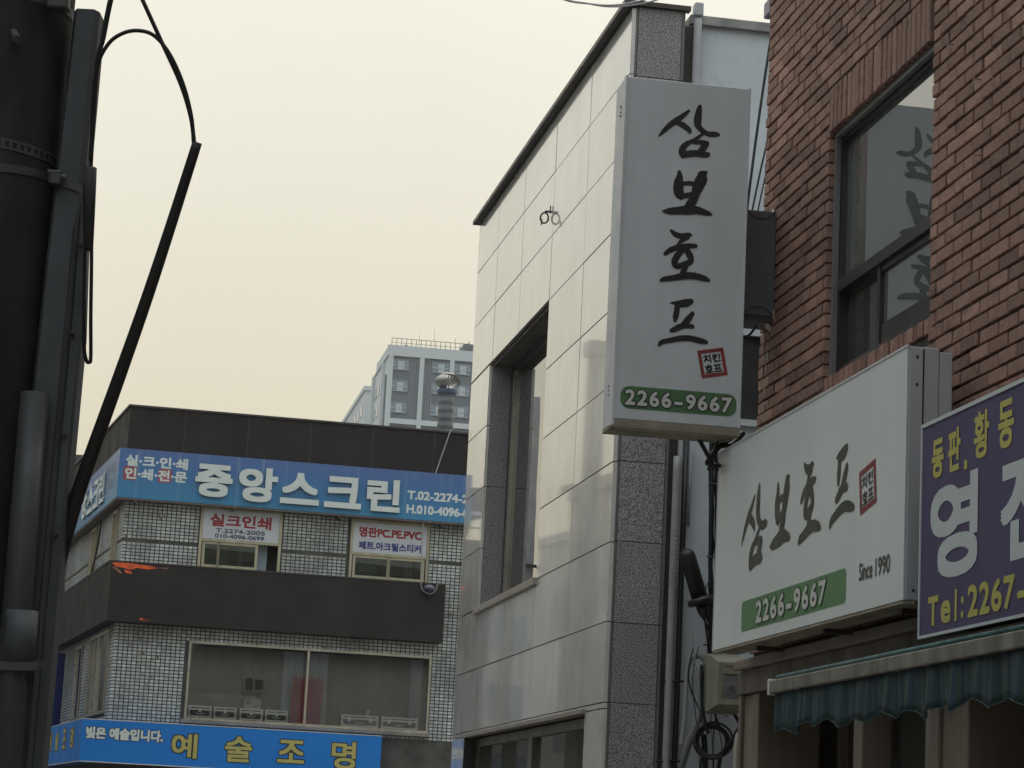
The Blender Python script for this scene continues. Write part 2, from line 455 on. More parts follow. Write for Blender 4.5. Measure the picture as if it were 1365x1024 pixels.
# mortar body, in pieces round the window
body = MB()
body.box(XL+.012, WX0-.006, .018, 4.0, 2.66, 7.9).box(WX1+.006, XR, .018, 4.0, 2.66, 7.9)
body.box(WX0-.006, WX1+.006, .018, 4.0, WZ1+.006, 7.9).box(WX0-.006, WX1+.006, .012, 4.0, 2.66, WZ0-.09)
body.box(WX0-.006, WX1+.006, .5, 4.0, WZ0-.09, WZ1+.006)
bb.part('wall', body, m_mortar)
bb.part('roof', MB().box(XL-.05, XR+.05, -.06, 4.05, 7.9, 8.0), m_paving)
H, Lb, J = .057, .203, .015
P, Q = Lb+J, H+.011
cand = []
def add_brick(x0, x1, z0, kind='s', z1=None):
    cand.append((x0, x1, z0, z1 if z1 else z0+H, kind))
row = 0
z = 2.70
while z < 7.85:
    sh = (row % 2) * P/2
    x = XL - sh
    while x < XR:
        a, b = max(x, XL), min(x+Lb, XR)
        # cut by the window and the soldier / sill courses
        segs = [(a, b)]
        zt = z + H
        if zt > WZ0-.075 and z < WZ1+.235:
            l, r = WX0-.002, WX1+.002
            segs = []
            if a < l: segs.append((a, min(b, l)))
            if b > r: segs.append((max(a, r), b))
        jx = random.uniform(-.003, .003)
        for (p, q) in segs:
            if q-p > .025: add_brick(p+jx*(p > XL), q+jx*(q < XR), z)
        x += P
    z += Q; row += 1
# soldier course over the opening, rowlock sill under it
x = WX0 + .004
while x + H < WX1 + .01:
    cand.append((x, x+H, WZ1+.004, WZ1+.004+.238, 'soldier')); x += Q+.003
x = WX0 - .05
while x + H < WX1 + .12:
    cand.append((x, x+H, WZ0-.075, WZ0-.002, 'sill')); x += Q
eye = BW.M.inverted() @ Vector((0, 0, 1.6))
def pix(c):
    x = (c[0]+c[1])/2; zz = (c[2]+c[3])/2
    p = BW.w(x, 0, zz); d = p - Vector((0,0,1.6)); dep = d.dot(fwd)
    px = 682.5 + 3200*d.dot(right)/dep; py = 512 - 3200*d.dot(up)/dep
    vis = 1000 < px < 1375 and -12 < py < 905
    if vis:   # hidden behind the shop signs and the sign boxes
        if px > 1253 and py > 575 - (px-1232)*.451 + 14: vis = False
        if px <= 1253 and py > 612 - (px-960)*.553: vis = False
    return (0 if vis else 1, -(c[1]-c[0])*(c[3]-c[2])/dep/dep)
cand.sort(key=pix)
cache = {}
stuff = MB()
for i, (x0, x1, z0, z1, kind) in enumerate(cand):
    dy = random.uniform(-.005, .003); w = x1-x0; h = z1-z0
    if i < 296:
        key = (round(w, 2), round(h, 3), random.randrange(3) if w > .19 else 0)
        if key not in cache:
            mb = MB(); j = [random.uniform(-.0018, .0018) for _ in range(4)]
            wk = key[0] if abs(key[0]-w) < .003 else w
            mb.brick(-w/2+j[0], w/2+j[1], 0, .10, -h/2+j[2], h/2+j[3], .0035)
            cache[key] = mb.mesh('brick'); cache[key].materials.append(m_brick)
        o = bpy.data.objects.new('brick', cache[key]); C.objects.link(o); o.parent = bb.o
        o.location = ((x0+x1)/2, dy + (.006 if kind == 'sill' else 0), (z0+z1)/2)
        o.rotation_euler = (random.uniform(-.006,.006) + (-.12 if kind == 'sill' else 0), random.uniform(-.007,.007), random.uniform(-.008,.008))
    else:
        stuff.t = random.random() + .001
        e = .006 if kind == 'sill' else 0
        stuff.brick(x0, x1, dy+e, .10, z0, z1, .003)
bb.part('brickwork', stuff, m_brick, kind='stuff')
# the end of the wall: stepped brick returns towards the alley
ret = MB(); z = 2.70; row = 0
while z < 7.85:
    ret.t = random.random() + .001
    x = XL
    y = .104 + (row % 2)*.109
    while y < 1.0:
        ret.box(XL-.001, XL+.02, y, min(1.0, y+Lb), z, z+H); y += P
    z += Q; row += 1
bb.part('end_brickwork', ret, m_brick, kind='stuff')
# upstairs window
F0 = .06
wf = MB()
wf.box(WX0, WX0+.055, F0, F0+.07, WZ0, WZ1).box(WX1-.055, WX1, F0, F0+.07, WZ0, WZ1)
wf.box(WX0+.055, WX1-.055, F0, F0+.07, WZ1-.055, WZ1).box(WX0+.055, WX1-.055, F0, F0+.07, WZ0, WZ0+.05)
m_wframe = mat('dark_bronze_window', (.045,.040,.037), .35, metal=.3, var=.15)
win = bb.part('window', wf, m_wframe)
def wpart(name, mb, m): return bb.part(name, mb, m, parent=win)
wpart('outer_trim', MB().box(WX0+.001, WX0+.03, F0-.03, F0-.002, WZ0, WZ1-.001).box(WX0+.03, WX1-.001, F0-.03, F0-.002, WZ1-.03, WZ1-.001), mat('grey_window_trim', (.17,.17,.165), .5, var=.1))
wpart('transom', MB().box(WX0+.056, WX1-.056, F0-.012, F0+.06, 4.50, 4.56), m_wframe)
wpart('mullion', MB().box(-.97, -.925, F0+.005, F0+.055, WZ0+.05, 4.498), m_wframe)
wpart('sash', MB().box(-.92, WX1-.056, F0+.012, F0+.05, WZ0+.052, WZ0+.15), m_wframe)
wpart('sash_rail', MB().box(-.92, WX1-.056, F0+.010, F0+.045, 4.465, 4.498), m_wframe)
m_dusty = glass('dusty_glass', tint=(.4,.44,.43), keep=.55, wave=.0002, gain=2.5, film=(.34,.38,.365))
wpart('pane', MB().box(WX0+.056, WX1-.056, F0+.028, F0+.034, 4.561, WZ1-.056), m_dusty)
wpart('pane', MB().box(-.919, WX1-.057, F0+.026, F0+.032, WZ0+.151, 4.464), m_dusty)
wpart('pane', MB().box(WX0+.056, -.971, F0+.046, F0+.052, WZ0+.051, 4.499), glass('screened_glass', tint=(.3,.3,.3), keep=.72, wave=.0002, ior=1.35, gain=1.2, film=(.2,.22,.21)))
bb.part('room', MB().box(WX0, WX1, .42, .45, WZ0, WZ1), m_inside)
wpart('blind', MB().box(WX0+.06, WX0+.42, .22, .225, WZ0+.06, WZ1-.06), mat('pale_blind', (.25,.27,.26), .8, var=.1, streak=.2))
# stains on the brick, old anchors
for (x, zz, ll) in ((.59,4.98,.035),(.60,4.63,.04),(.25,5.25,.03)):
    bb.part('wall_anchor', MB().tube([(x,.002,zz),(x,-.03,zz),(x+.004,-.035,zz-ll)], .004, 6), mat('rusty_anchor', (.28,.22,.17), .6, metal=.3))
m_lime = mat('lime_stain', (.42,.38,.34), .95, var=.3, scale=60)
for q in range(16):
    xa = -2.74+random.gauss(0,.07); za = 4.62-abs(random.gauss(0,.4)); h_ = random.uniform(.02,.06)
    pts = [(xa+random.uniform(-.006,.006), za), (xa+random.uniform(.006,.016), za-h_*.3), (xa+random.uniform(.003,.010), za-h_), (xa-random.uniform(.002,.010), za-h_*.7)]
    bb.part('lime_drip', MB().face_poly(pts[::-1], -.0062, .0), m_lime)
# metal arm at the top of the wall end
ar = Thing('metal_bracket', 'short grey metal arm sticking out from the top of the brick wall end', 'bracket', BW, (XL, .1, 6.62))
ar.part('arm', MB().box(XL-.42, XL+.05, .10, .15, 6.60, 6.65), m_signside)
ar.part('clamp', MB().rbox(XL-.40, XL-.27, .07, .18, 6.57, 6.67, .01), mat('violet_grey_plastic', (.35,.30,.36), .5))

# shop front under the signs
m_beige = mat('stained_beige_tile', (.14,.115,.085), .6, var=.22, scale=3, streak=.35, spots=.3)
m_beige2 = mat('beige_tile_post', (.21,.175,.135), .55, var=.15, scale=3, streak=.2)
bb.part('ledge', MB().rbox(-2.84, 3.6, -.10, .03, 2.60, 2.655, .008), m_beige2)
bb.part('side_wall', MB().box(XL+.012, XL+.15, .02, 4.0, .05, 2.655), m_beige)
bb.part('back_wall', MB().box(XL+.15, XR, 1.2, 1.3, .05, 2.655).box(XL+.15, XR, .31, 1.2, 2.60, 2.655), m_inside)
for i, (a, b) in enumerate(((-2.89,-2.08),(-2.07,-1.05),(-1.04,-.02),(-.01,1.05),(1.06,2.2),(2.21,3.6))):
    bb.part('lintel_panel', MB().brick(a, b, -.06, .3, 2.47, 2.598, .003), m_beige)
for a, b, y in ((-2.89,-2.84,-.05),(-2.832,-2.62,-.03),(-2.612,-2.50,-.045),(-.92,-.79,-.02),(.16,.28,-.03),(.288,.51,-.015),(.518,.63,-.03)):
    bb.part('shop_post', MB().brick(a, b, y, .3, .13, 2.468, .006), m_beige2)
bb.part('shop_recess', MB().box(-2.49, -.93, .55, .6, .13, 2.468), m_inside)
m_redpan = mat('dark_red_panel', (.10,.028,.022), .6, var=.2, scale=5)
for i in range(5):
    for j in range(3):
        bb.part('recess_panel', MB().brick(-2.1+j*.4, -1.708+j*.4, .5, .55, .35+i*.42, .762+i*.42, .004), m_redpan)
bb.part('shop_post', MB().box(-2.49, -2.30, .40, .5, .13, 2.468), m_beige)
sg = bb.part('shop_window', MB().box(-.78, -.74, .12, .16, .13, 2.468).box(.11, .15, .12, .16, .13, 2.468).box(-.739, .109, .12, .16, 2.43, 2.468), m_bronze)
bb.part('pane', MB().box(-.739, .109, .138, .144, .13, 2.429), m_glass_dark, parent=sg)
bb.part('shop_recess', MB().box(-.90, .17, .7, .72, .13, 2.468), mat('mesh_screen', (.09,.088,.08), .8, var=.3))
bb.part('shop_recess', MB().box(.64, XR, .7, .72, .13, 2.468), m_inside)

# ------------------------------------------------------------------ calligraphy (brush strokes in millimetres about each character's centre)
GLY = {'sam':[[(-168,-45,4),(-148,-20,9),(-114,19,13),(-76,52,15),(-38,84,12),(-4,118,7)],[(-65,42,12),(-33,31,15),(0,8,13),(6,-5,8)],[(58,150,9),(53,122,15),(49,86,18),(48,50,18),(60,26,15),(86,5,13),(115,-5,13),(150,-2,13),(168,-3,9)],[(86,-4,5),(58,-27,8),(24,-53,9),(-11,-75,13),(-31,-102,16),(-34,-131,16),(-29,-150,8)],[(31,-61,8),(74,-57,12),(106,-58,11)],[(104,-64,12),(85,-89,16),(74,-106,16)],[(-30,-137,16),(12,-128,16),(55,-122,16),(90,-126,15),(112,-123,12)]],'bo':[[(-53,110,9),(-50,81,16),(-56,45,23),(-54,10,26),(-46,-25,20),(-38,-40,9)],[(99,122,8),(81,107,23),(75,83,27),(61,49,28),(48,14,24)],[(-31,44,11),(4,51,11),(40,47,12)],[(-35,-28,13),(7,-16,12),(41,-2,13)],[(45,-2,20),(32,-39,20),(16,-69,22),(2,-95,20)],[(-136,-122,5),(-102,-119,15),(-53,-111,19),(3,-102,23),(45,-98,20),(88,-105,16),(123,-112,11),(136,-116,5)]],'ho':[[(-86,143,8),(-63,125,13),(-26,117,15),(14,128,12),(26,128,6)],[(3,115,14),(-30,89,9),(-52,69,3)],[(-115,10,10),(-87,34,13),(-42,54,13),(12,66,13),(53,69,10)],[(-15,45,13),(-45,10,15),(-62,-28,16),(-54,-53,13),(-33,-57,10)],[(-1,51,13),(18,20,16),(31,-15,13),(7,-35,15),(-29,-48,13)],[(5,-35,13),(-6,-68,14),(-18,-101,14)],[(-133,-143,8),(-117,-133,12),(-63,-121,14),(0,-104,17),(55,-101,16),(109,-110,14),(133,-118,8)]],'pu':[[(-74,110,4),(-39,113,10),(5,124,12),(41,132,10)],[(43,128,10),(15,105,9),(-30,99,9)],[(-39,112,12),(-38,76,14),(-44,39,14),(-47,13,8)],[(49,61,11),(23,22,16),(1,-7,14),(-34,-28,14),(-65,-44,10)],[(-25,-18,12),(10,-10,12),(51,-11,11)],[(-131,-132,6),(-117,-113,11),(-68,-98,12),(-14,-83,14),(40,-78,14),(95,-86,14),(131,-92,10)]]}
def brush(mb, key, cx, cz, y, kx, kz, fat=1.18):
    yy = y
    for st in GLY[key]:
        mb.stroke([(a/1000*kx, b/1000*kz, c/1000*(kx+kz)/2*fat) for a, b, c in st], yy, 1, 1, cx, cz)
        yy -= .0004
    return mb

def seal(T, cx, cz, y, w, h, ang, parent):
    ca, sa = math.cos(ang), math.sin(ang)
    rot = lambda p: (cx + p[0]*ca - p[1]*sa, cz + p[0]*sa + p[1]*ca)
    mb = MB(); t = .13
    for q in (((-.5,-.5),(.5,-.5),(.5,-.5+t),(-.5,-.5+t)), ((-.5,.5-t),(.5,.5-t),(.5,.5),(-.5,.5)),
              ((-.5,-.5+t),(-.5+t,-.5+t),(-.5+t,.5-t),(-.5,.5-t)), ((.5-t,-.5+t),(.5,-.5+t),(.5,.5-t),(.5-t,.5-t))):
        mb.face_poly([rot((a*w, b*h)) for a, b in q], y)
    T.part('seal_border', mb, m_seal, parent=parent)
    ink = MB()
    for body, zz in (('치킨', .17), ('호프', -.19)):
        t2 = MB(); letters(t2, body, -.33*w, .33*w, (zz-.15)*h, (zz+.15)*h, 0, .0016)
        ink.add([(rot((p[0], p[2]))[0], y-.0005+p[1], rot((p[0], p[2]))[1]) for p in t2.v], t2.f)
    T.part('seal_lettering', ink, m_ink, parent=parent)

def pill(T, x0, x1, z0, z1, y, m, r, parent, name='phone_pill'):
    pts = []
    for cx, cz, a0 in ((x1-r, z1-r, 0), (x0+r, z1-r, 90), (x0+r, z0+r, 180), (x1-r, z0+r, 270)):
        pts += [(cx + r*math.cos(R(a0+q*15)), cz + r*math.sin(R(a0+q*15))) for q in range(7)]
    T.part(name, MB().face_poly(pts[::-1], y), m, parent=parent)

# projecting sign
ps = Thing('projecting_sign', 'tall white lightbox sign with black brush lettering down it, projecting from the brick wall', 'sign', NS, (0,0,3.84))
case = MB().rbox(-.70, 0, .004, .25, 3.84, 5.80, .006)
ps.part('case', case, m_signframe)
face = ps.part('face', MB().box(-.694, -.006, -.002, .003, 3.875, 5.794), mat('dim_white_panel', (.60,.625,.64), .5, var=.05, scale=1.5, streak=.06))
ps.part('corner_trim', MB().box(-.708, -.694, -.008, .06, 3.838, 5.803).box(-.706, -.701, .065, .245, 3.845, 5.798).box(-.006, .006, -.006, .05, 3.838, 5.803), m_signframe)
ps.part('bottom_rail', MB().box(-.705, .004, -.006, .10, 3.828, 3.838).box(-.705, .004, .11, .252, 3.826, 3.838).box(-.705, .004, -.007, -.003, 3.838, 3.872), m_bottomdirt)
br = MB()
for k, cz in (('sam',5.517),('bo',5.169),('ho',4.798),('pu',4.425)): brush(br, k, {'sam':-.341,'bo':-.333,'ho':-.332,'pu':-.332}[k], cz, -.0035, 1, 1)
ps.part('brush_lettering', br, m_ink, parent=face)
seal(ps, -.160, 4.221, -.0035, .148, .155, R(12), face)
pill(ps, -.665, -.018, 3.932, 4.056, -.0035, mat('dark_green_strip', (.085,.19,.075), .5, var=.08), .05, face)
t = MB(); digits(t, '2266-9667', -.645, -.040, 3.955, 4.033, -.005, .0105); ps.part('number_outline', t, m_ink, parent=face)
t = MB(); digits(t, '2266-9667', -.645, -.040, 3.955, 4.033, -.0068, .0040); ps.part('phone_number', t, m_greyprint, parent=face)
dots = MB()
for zz in (5.60,5.62,5.64,5.655): dots.tube([(-.708,.10+.012*((zz*50)%1.5),zz),(-.702,.10,zz)], .006, 6)
for zz in (4.02,4.045,4.07): dots.tube([(-.708,.12,zz),(-.702,.12,zz)], .007, 6)
dots.tube([(-.709,.05,5.77),(-.70,.05,5.77)], .006, 6)
ps.part('screw', dots, m_ink)
ps.part('lifting_eye', MB().tube([(-.42+.03*math.cos(a), .10, 5.80+.026*math.sin(a)) for a in [math.pi*q/6 for q in range(7)]], .006, 6), m_darkmetal)

# small grey box sign behind
gb = Thing('grey_sign_box', 'blank dark grey box sign between the tall white sign and the brick wall', 'sign', GB, (0,0,4.57))
gb.part('case', MB().rbox(-.30, .034, 0, .20, 4.575, 5.19, .008), mat('dark_grey_case', (.115,.12,.125), .5, var=.1, streak=.15))
arc = MB()
for zc, s in ((5.215, -1), (4.555, 1)):
    pts = [(-.06 + .085*math.cos(a), -.003, zc + s*.075*abs(math.sin(a))) for a in [math.pi*(q+1.5)/15 for q in range(13)]]
    arc.tube(pts, .0022, 5)
gb.part('face_groove', arc, m_ink)
gb.part('bottom_tray', MB().box(-.30, .034, -.008, .21, 4.545, 4.572), m_darkmetal)
gb.part('wall_bracket', MB().box(.02, .055, .02, .06, 5.19, 5.215).tube([(.04,-.005,5.205),(.075,-.02,5.23)], .012, 6).tube([(.0,.05,4.55),(.05,.05,4.51)], .018, 6), m_alu)

# long white sign over the shop
ss = Thing('shop_sign', 'long white shop sign with brush lettering, a green phone strip and small black date', 'sign', BW, (-1.0,-.3,2.67))
SX0, SX1, SZ0, SZ1 = -2.535, .575, 2.675, 3.765
ss.part('case', MB().rbox(SX0, SX1, -.295, -.16, SZ0+.002, SZ1, .006), m_signside)
fc = ss.part('face', MB().box(SX0+.004, SX1-.006, -.302, -.297, SZ0+.004, SZ1-.004), m_signwhite)
ss.part('end_seam', MB().box(SX1-.001, SX1+.003, -.235, -.229, SZ0+.02, SZ1-.01), m_ink)
ss.part('back_case', MB().rbox(SX0+.03, SX1-.004, -.158, -.10, SZ0+.02, SZ1-.015, .005), m_signside)
ss.part('bottom_rail', MB().box(SX0, SX1, -.303, -.25, SZ0-.012, SZ0-.001).box(SX0, SX1, -.235, -.16, SZ0-.010, SZ0-.001), m_bottomdirt)
ss.part('face_trim', MB().box(SX0, SX1, -.306, -.296, SZ1-.004, SZ1+.006).box(SX0-.004, SX0+.004, -.306, -.296, SZ0, SZ1), m_signframe)
br = MB()
for k, cx, cz, kx, kz in (('sam',-1.775,3.262,1.38,1.38),('bo',-1.285,3.285,1.25,1.3),('ho',-.79,3.278,1.27,1.3),('pu',-.295,3.28,1.3,1.3)): brush(br, k, cx, cz, -.3035, kx, kz, 1.35)
ss.part('brush_lettering', br, m_ink2, parent=fc)
seal(ss, .075, 3.222, -.3035, .23, .20, R(8), fc)
pill(ss, -1.965, -.205, 2.735, 2.893, -.3035, m_green, .03, fc)
t = MB(); digits(t, '2266-9667', -1.69, -.485, 2.762, 2.866, -.305, .014); ss.part('number_outline', t, m_green2, parent=fc)
t = MB(); digits(t, '2266-9667', -1.69, -.485, 2.762, 2.866, -.3068, .0055); ss.part('phone_number', t, m_greyprint, parent=fc)
t = MB(); letters(t, 'Since', -.02, .165, 2.812, 2.893, -.3035, .0018); ss.part('date_lettering', t, m_ink2, parent=fc)
t = MB(); letters(t, '1990', .205, .40, 2.812, 2.893, -.3035, .0018); ss.part('date_lettering', t, m_ink2, parent=fc)
for x in (-1.9, -.75, .35):
    ss.part('support_strut', MB().box(x, x+.035, -.24, -.01, SZ0-.035, SZ0-.014), m_darkmetal)
for zz in (2.72, 3.6, 3.72): ss.part('screw', MB().tube([(SX1, -.26, zz), (SX1+.004, -.26, zz)], .006, 8), m_ink)

# purple sign
pu = Thing('purple_sign', 'flat purple sign with white border and yellow and white letters at the right edge', 'sign', BW, (2.0,-.3,2.5))
m_purple = mat('purple_print', (.085,.068,.15), .55, ior=1.35, var=.06, scale=1.0)
m_yellow = mat('yellow_print', (.50,.46,.10), .5, var=.05)
m_pwhite = mat('white_print', (.55,.60,.60), .5, var=.03)
pf = pu.part('panel', MB().rbox(.775, 3.3, -.30, -.25, 2.505, 3.38, .004), m_purple)
pu.part('border', MB().box(.770, 3.3, -.305, -.298, 3.372, 3.388).box(.770, 3.3, -.305, -.298, 2.498, 2.510).box(.766, .776, -.305, -.298, 2.498, 3.388), m_pwhite)
for ch, a, b_, c, d, bo_ in (('동', .895, 1.035, 3.14, 3.30, .006), ('판', 1.085, 1.225, 3.14, 3.315, .006), ('황', 1.37, 1.535, 3.15, 3.335, .005), ('동', 1.625, 1.785, 3.15, 3.335, .006)):
    t = MB(); letters(t, ch, a, b_, c, d, -.3015, bo_); pu.part('yellow_letter', t, m_yellow, parent=pf)
pu.part('yellow_dot', MB().box(1.27, 1.30, -.3025, -.3015, 3.13, 3.165), m_yellow, parent=pf)
for ch, a, b_ in (('영', .89, 1.425), ('진', 1.66, 2.20), ('사', 2.42, 2.95)):
    t = MB(); letters(t, ch, a, b_, 2.715, 3.115, -.3015, .015); pu.part('white_letter', t, m_pwhite, parent=pf)
t = MB(); letters(t, 'T', .88, 1.0, 2.54, 2.66, -.3015, .006); letters(t, 'e', 1.03, 1.14, 2.54, 2.63, -.3015, .006); letters(t, 'l', 1.185, 1.21, 2.54, 2.665, -.3015, .004); letters(t, ':', 1.255, 1.285, 2.545, 2.63, -.3015, .004); digits(t, '2267-', 1.32, 1.94, 2.545, 2.66, -.3015, .006, fill=.8)
pu.part('phone_number', t, m_yellow, parent=pf)
pu.part('bottom_rail', MB().box(.9, 3.3, -.27, -.10, 2.462, 2.49), m_bottomdirt)
pu.part('frame_bar', MB().box(.62, 3.3, -.2, -.10, 2.52, 2.56).box(.62, 3.3, -.2, -.10, 3.3, 3.34), m_darkmetal)

# awning
aw = Thing('awning', 'folded shop awning with a grey front bar and a wavy dark green striped valance', 'awning', BW, (1.2,-.45,2.15))
AX0, AX1 = -.47, 3.2
aw.part('front_bar', MB().rbox(AX0, AX1, -.57, -.53, 2.325, 2.385, .006), mat('dusty_awning_bar', (.21,.195,.165), .6, var=.2, streak=.45, scale=8))
aw.part('end_cap', MB().rbox(AX0-.018, AX0-.001, -.575, -.525, 2.318, 2.392, .004), m_signframe)
m_cloth = mat('green_awning_cloth', (.055,.13,.12), .8, var=.2, scale=12, streak=.3)
aw.part('roller', MB().tube([(AX0,-.53,2.40),(AX1,-.53,2.40)], .012, 10), m_cloth, smooth=True)
vb = MB()
NX = 420; cols = []
ph = [random.uniform(0, 6) for _ in range(4)]
for i in range(NX+1):
    x = AX0 + .03 + (AX1-AX0-.03)*i/NX
    fold = .013*math.sin(x*23+ph[0]+1.2*math.sin(x*4)) + .006*math.sin(x*52+ph[1]) + .003*math.sin(x*97+ph[2])
    s = (x-AX0)/.335; fr_ = abs((s % 1)*2-1)
    zb = 2.172 - .036*(1-abs(math.sin(math.pi*s)))**1.3 + .010*math.sin(x*7) + .0015*math.sin(x*40)
    cols.append((x, fold, zb))
vs = []; fs = []
NR = 6
for x, fold, zb in cols:
    for j in range(NR):
        q = j/(NR-1); vs.append((x + fold*.15*q, -.548 + fold*(.25+.75*q), 2.328 + (zb-2.328)*q))
for i in range(NX):
    vb.t = 0.0
    for j in range(NR-1): fs.append((i*NR+j, (i+1)*NR+j, (i+1)*NR+j+1, i*NR+j+1))
vb.add(vs, fs)
m_val = bpy.data.materials.new('striped_valance_cloth'); m_val.use_nodes = True
n = m_val.node_tree.nodes; l = m_val.node_tree.links; b = n['Principled BSDF']; b.inputs['Roughness'].default_value = .85
tc = n.new('ShaderNodeTexCoord'); sp = n.new('ShaderNodeSeparateXYZ'); l.new(tc.outputs['Object'], sp.inputs[0])
ml = n.new('ShaderNodeMath'); ml.operation = 'MULTIPLY'; ml.inputs[1].default_value = 6.5; l.new(sp.outputs[0], ml.inputs[0])
fr = n.new('ShaderNodeMath'); fr.operation = 'FRACT'; l.new(ml.outputs[0], fr.inputs[0])
rp = n.new('ShaderNodeValToRGB'); rp.color_ramp.interpolation = 'EASE'
cs = [(0,(.022,.050,.044)),(.16,(.02,.038,.055)),(.24,(.030,.062,.054)),(.4,(.024,.050,.075)),(.52,(.024,.050,.045)),(.66,(.034,.058,.053)),(.74,(.020,.036,.062)),(.86,(.022,.052,.047))]
rp.color_ramp.elements[0].position = 0; rp.color_ramp.elements[0].color = (*cs[0][1],1)
rp.color_ramp.elements[1].position = cs[1][0]; rp.color_ramp.elements[1].color = (*cs[1][1],1)
for p_, c_ in cs[2:]: e = rp.color_ramp.elements.new(p_); e.color = (*c_,1)
l.new(fr.outputs[0], rp.inputs[0]); l.new(rp.outputs[0], b.inputs['Base Color'])
va = aw.part('valance', vb, m_val, smooth=True)
sm = va.modifiers.new('thickness', 'SOLIDIFY'); sm.thickness = .0015
aw.part('hem', MB().tube([(x+f*.15, -.548+f-.001, z_) for x, f, z_ in cols[::3]], .0022, 5), mat('hem_cord', (.06,.12,.105), .8), smooth=True)
for x in (-.2, 1.4, 2.9): aw.part('arm', MB().tube([(x,-.02,2.46),(x+.02,-.53,2.36)], .012, 6), m_darkmetal)
aw.part('fabric_roll', MB().tube([(AX0+.1,-.12,2.425),(AX1,-.12,2.425)], .03, 12), m_cloth, smooth=True)

# ------------------------------------------------------------------ stone building
st = Thing('stone_building', 'pale polished stone office building with a tall recessed window and dark granite corner', 'building', GF, (0,0,0))
GX0, GTOP = -7.06, 8.0
W1 = (-5.92, -2.89, 3.84, 6.28)
W2 = (-6.16, -.64, .4, 2.60)
bd = MB()
y0 = .03
bd.box(GX0+.02, W2[0], y0, .5, .05, W1[2]).box(W2[1], -.02, y0, .5, .05, GTOP-.1).box(W2[0], W2[1], y0, .5, W2[3], W1[2])
bd.box(GX0+.02, W1[0], y0, .5, W1[2], GTOP-.1).box(W1[1], W2[1], y0, .5, W1[2], GTOP-.1).box(W1[0], W1[1], y0, .5, W1[3], GTOP-.1).box(W2[0], W2[1], y0, .5, .05, W2[2])
st.part('wall', bd, m_joint)
st.part('roof', MB().box(GX0+.05, -.35, .5, 9, 7.75, 7.85), m_paving)
xs = [GX0, -5.79, -4.38, -2.89, -1.45, 0.0]
zs = [.1, .85, 1.45, 2.05, 2.645, 3.24, 3.83, 4.435, 5.05, 5.665, 6.295, 6.88, 7.465, 8.0]
xs_mid = xs
def rect_sub(a, b):
    """a minus b -> rectangles"""
    ax0, ax1, az0, az1 = a; bx0, bx1, bz0, bz1 = b
    if bx0 >= ax1 or bx1 <= ax0 or bz0 >= az1 or bz1 <= az0: return [a]
    o = []
    if az1 > bz1: o.append((ax0, ax1, max(bz1, az0), az1))
    if az0 < bz0: o.append((ax0, ax1, az0, min(bz0, az1)))
    lo, hi = max(az0, bz0), min(az1, bz1)
    if ax0 < bx0: o.append((ax0, bx0, lo, hi))
    if ax1 > bx1: o.append((bx1, ax1, lo, hi))
    return o
for i in range(len(xs)-1):
    for j in range(len(zs)-1):
        rs = [(xs[i], xs[i+1], zs[j], zs[j+1])]
        for wn_ in (W1, W2):
            rs = [q for r_ in rs for q in rect_sub(r_, wn_)]
        for (a, b_, c, d) in rs:
            if b_-a < .05 or d-c < .03: continue
            cx, cz = (a+b_)/2, (c+d)/2
            mb = MB().brick(a+.006-cx, b_-.006-cx, 0, .032, c+.004-cz, d-.004-cz, .0015)
            o = st.part('stone_panel', mb.mesh('stone_panel'), m_stone)
            o.location = (cx, random.uniform(-.0012, .0012), cz)
            o.rotation_euler = (random.gauss(0, .0010), 0, random.gauss(0, .0007))
# cornice cap
st.part('cornice', MB().plan([(GX0-.05,-.07),(.03,-.07),(.03,.46),(-.04,.46),(-.04,.32),(GX0-.05,.32)], 8.012, 8.05), m_darkmetal)
# granite side pillar
m_gr_edge = mat('granite_edge', (.15,.145,.14), .5, var=.1)
sidez = [.1, .85, 1.45, 2.05, 2.645, 3.235, 3.84, 4.445, 5.05, 5.66, 6.27, 6.87, 7.45, 8.01]
for j in range(len(sidez)-1):
    # x in the side frame runs along GS; built here in the facade frame: side plane is x=0, running into y
    a, b_ = sidez[j]+.003, sidez[j+1]-.003
    mb = MB()
    mb.add([(0.0,.055,a),(0.0,.395,a),(0.0,.395,b_),(0.0,.055,b_),(-.03,.055,a),(-.03,.395,a),(-.03,.395,b_),(-.03,.055,b_)],
           [(0,1,2,3),(0,3,7,4),(1,5,6,2),(3,2,6,7),(0,4,5,1)])
    st.part('granite_panel', mb, m_granite)
    st.part('granite_edge', MB().box(-.025, -.006, .033, .052, a, b_), m_gr_edge)
    st.part('granite_edge', MB().box(-.025, -.004, .40, .425, a, b_), m_gr_edge)
# recessed tall window
jm = MB().box(W1[0], W1[0]+.012, .034, .26, W1[2], W1[3]-.012)
jm.box(W1[1]-.012, W1[1], .034, .26, W1[2], W1[3]-.012)
for a, b_ in ((W1[2], 5.05), (5.056, W1[3]-.012)):
    st.part('jamb_panel', MB().box(W1[0]+.001, W1[0]+.02, .034, .27, a, b_), m_granite)
    st.part('jamb_panel', MB().box(W1[1]-.02, W1[1]-.001, .034, .27, a, b_), m_granite)
st.part('head_panel', MB().box(W1[0]+.02, W1[1]-.02, .034, .27, W1[3]-.02, W1[3]-.001), mat('brown_soffit', (.12,.10,.09), .6))
wa = MB().box(W1[0]+.021, W1[0]+.10, .22, .27, W1[2]+.04, W1[3]-.021).box(W1[1]-.10, W1[1]-.021, .22, .27, W1[2]+.04, W1[3]-.021)
wa.box(W1[0]+.10, W1[1]-.10, .22, .27, W1[3]-.10, W1[3]-.021).box(W1[0]+.10, W1[1]-.10, .22, .27, W1[2]+.04, W1[2]+.10)
w1 = st.part('window', wa, m_bronze)
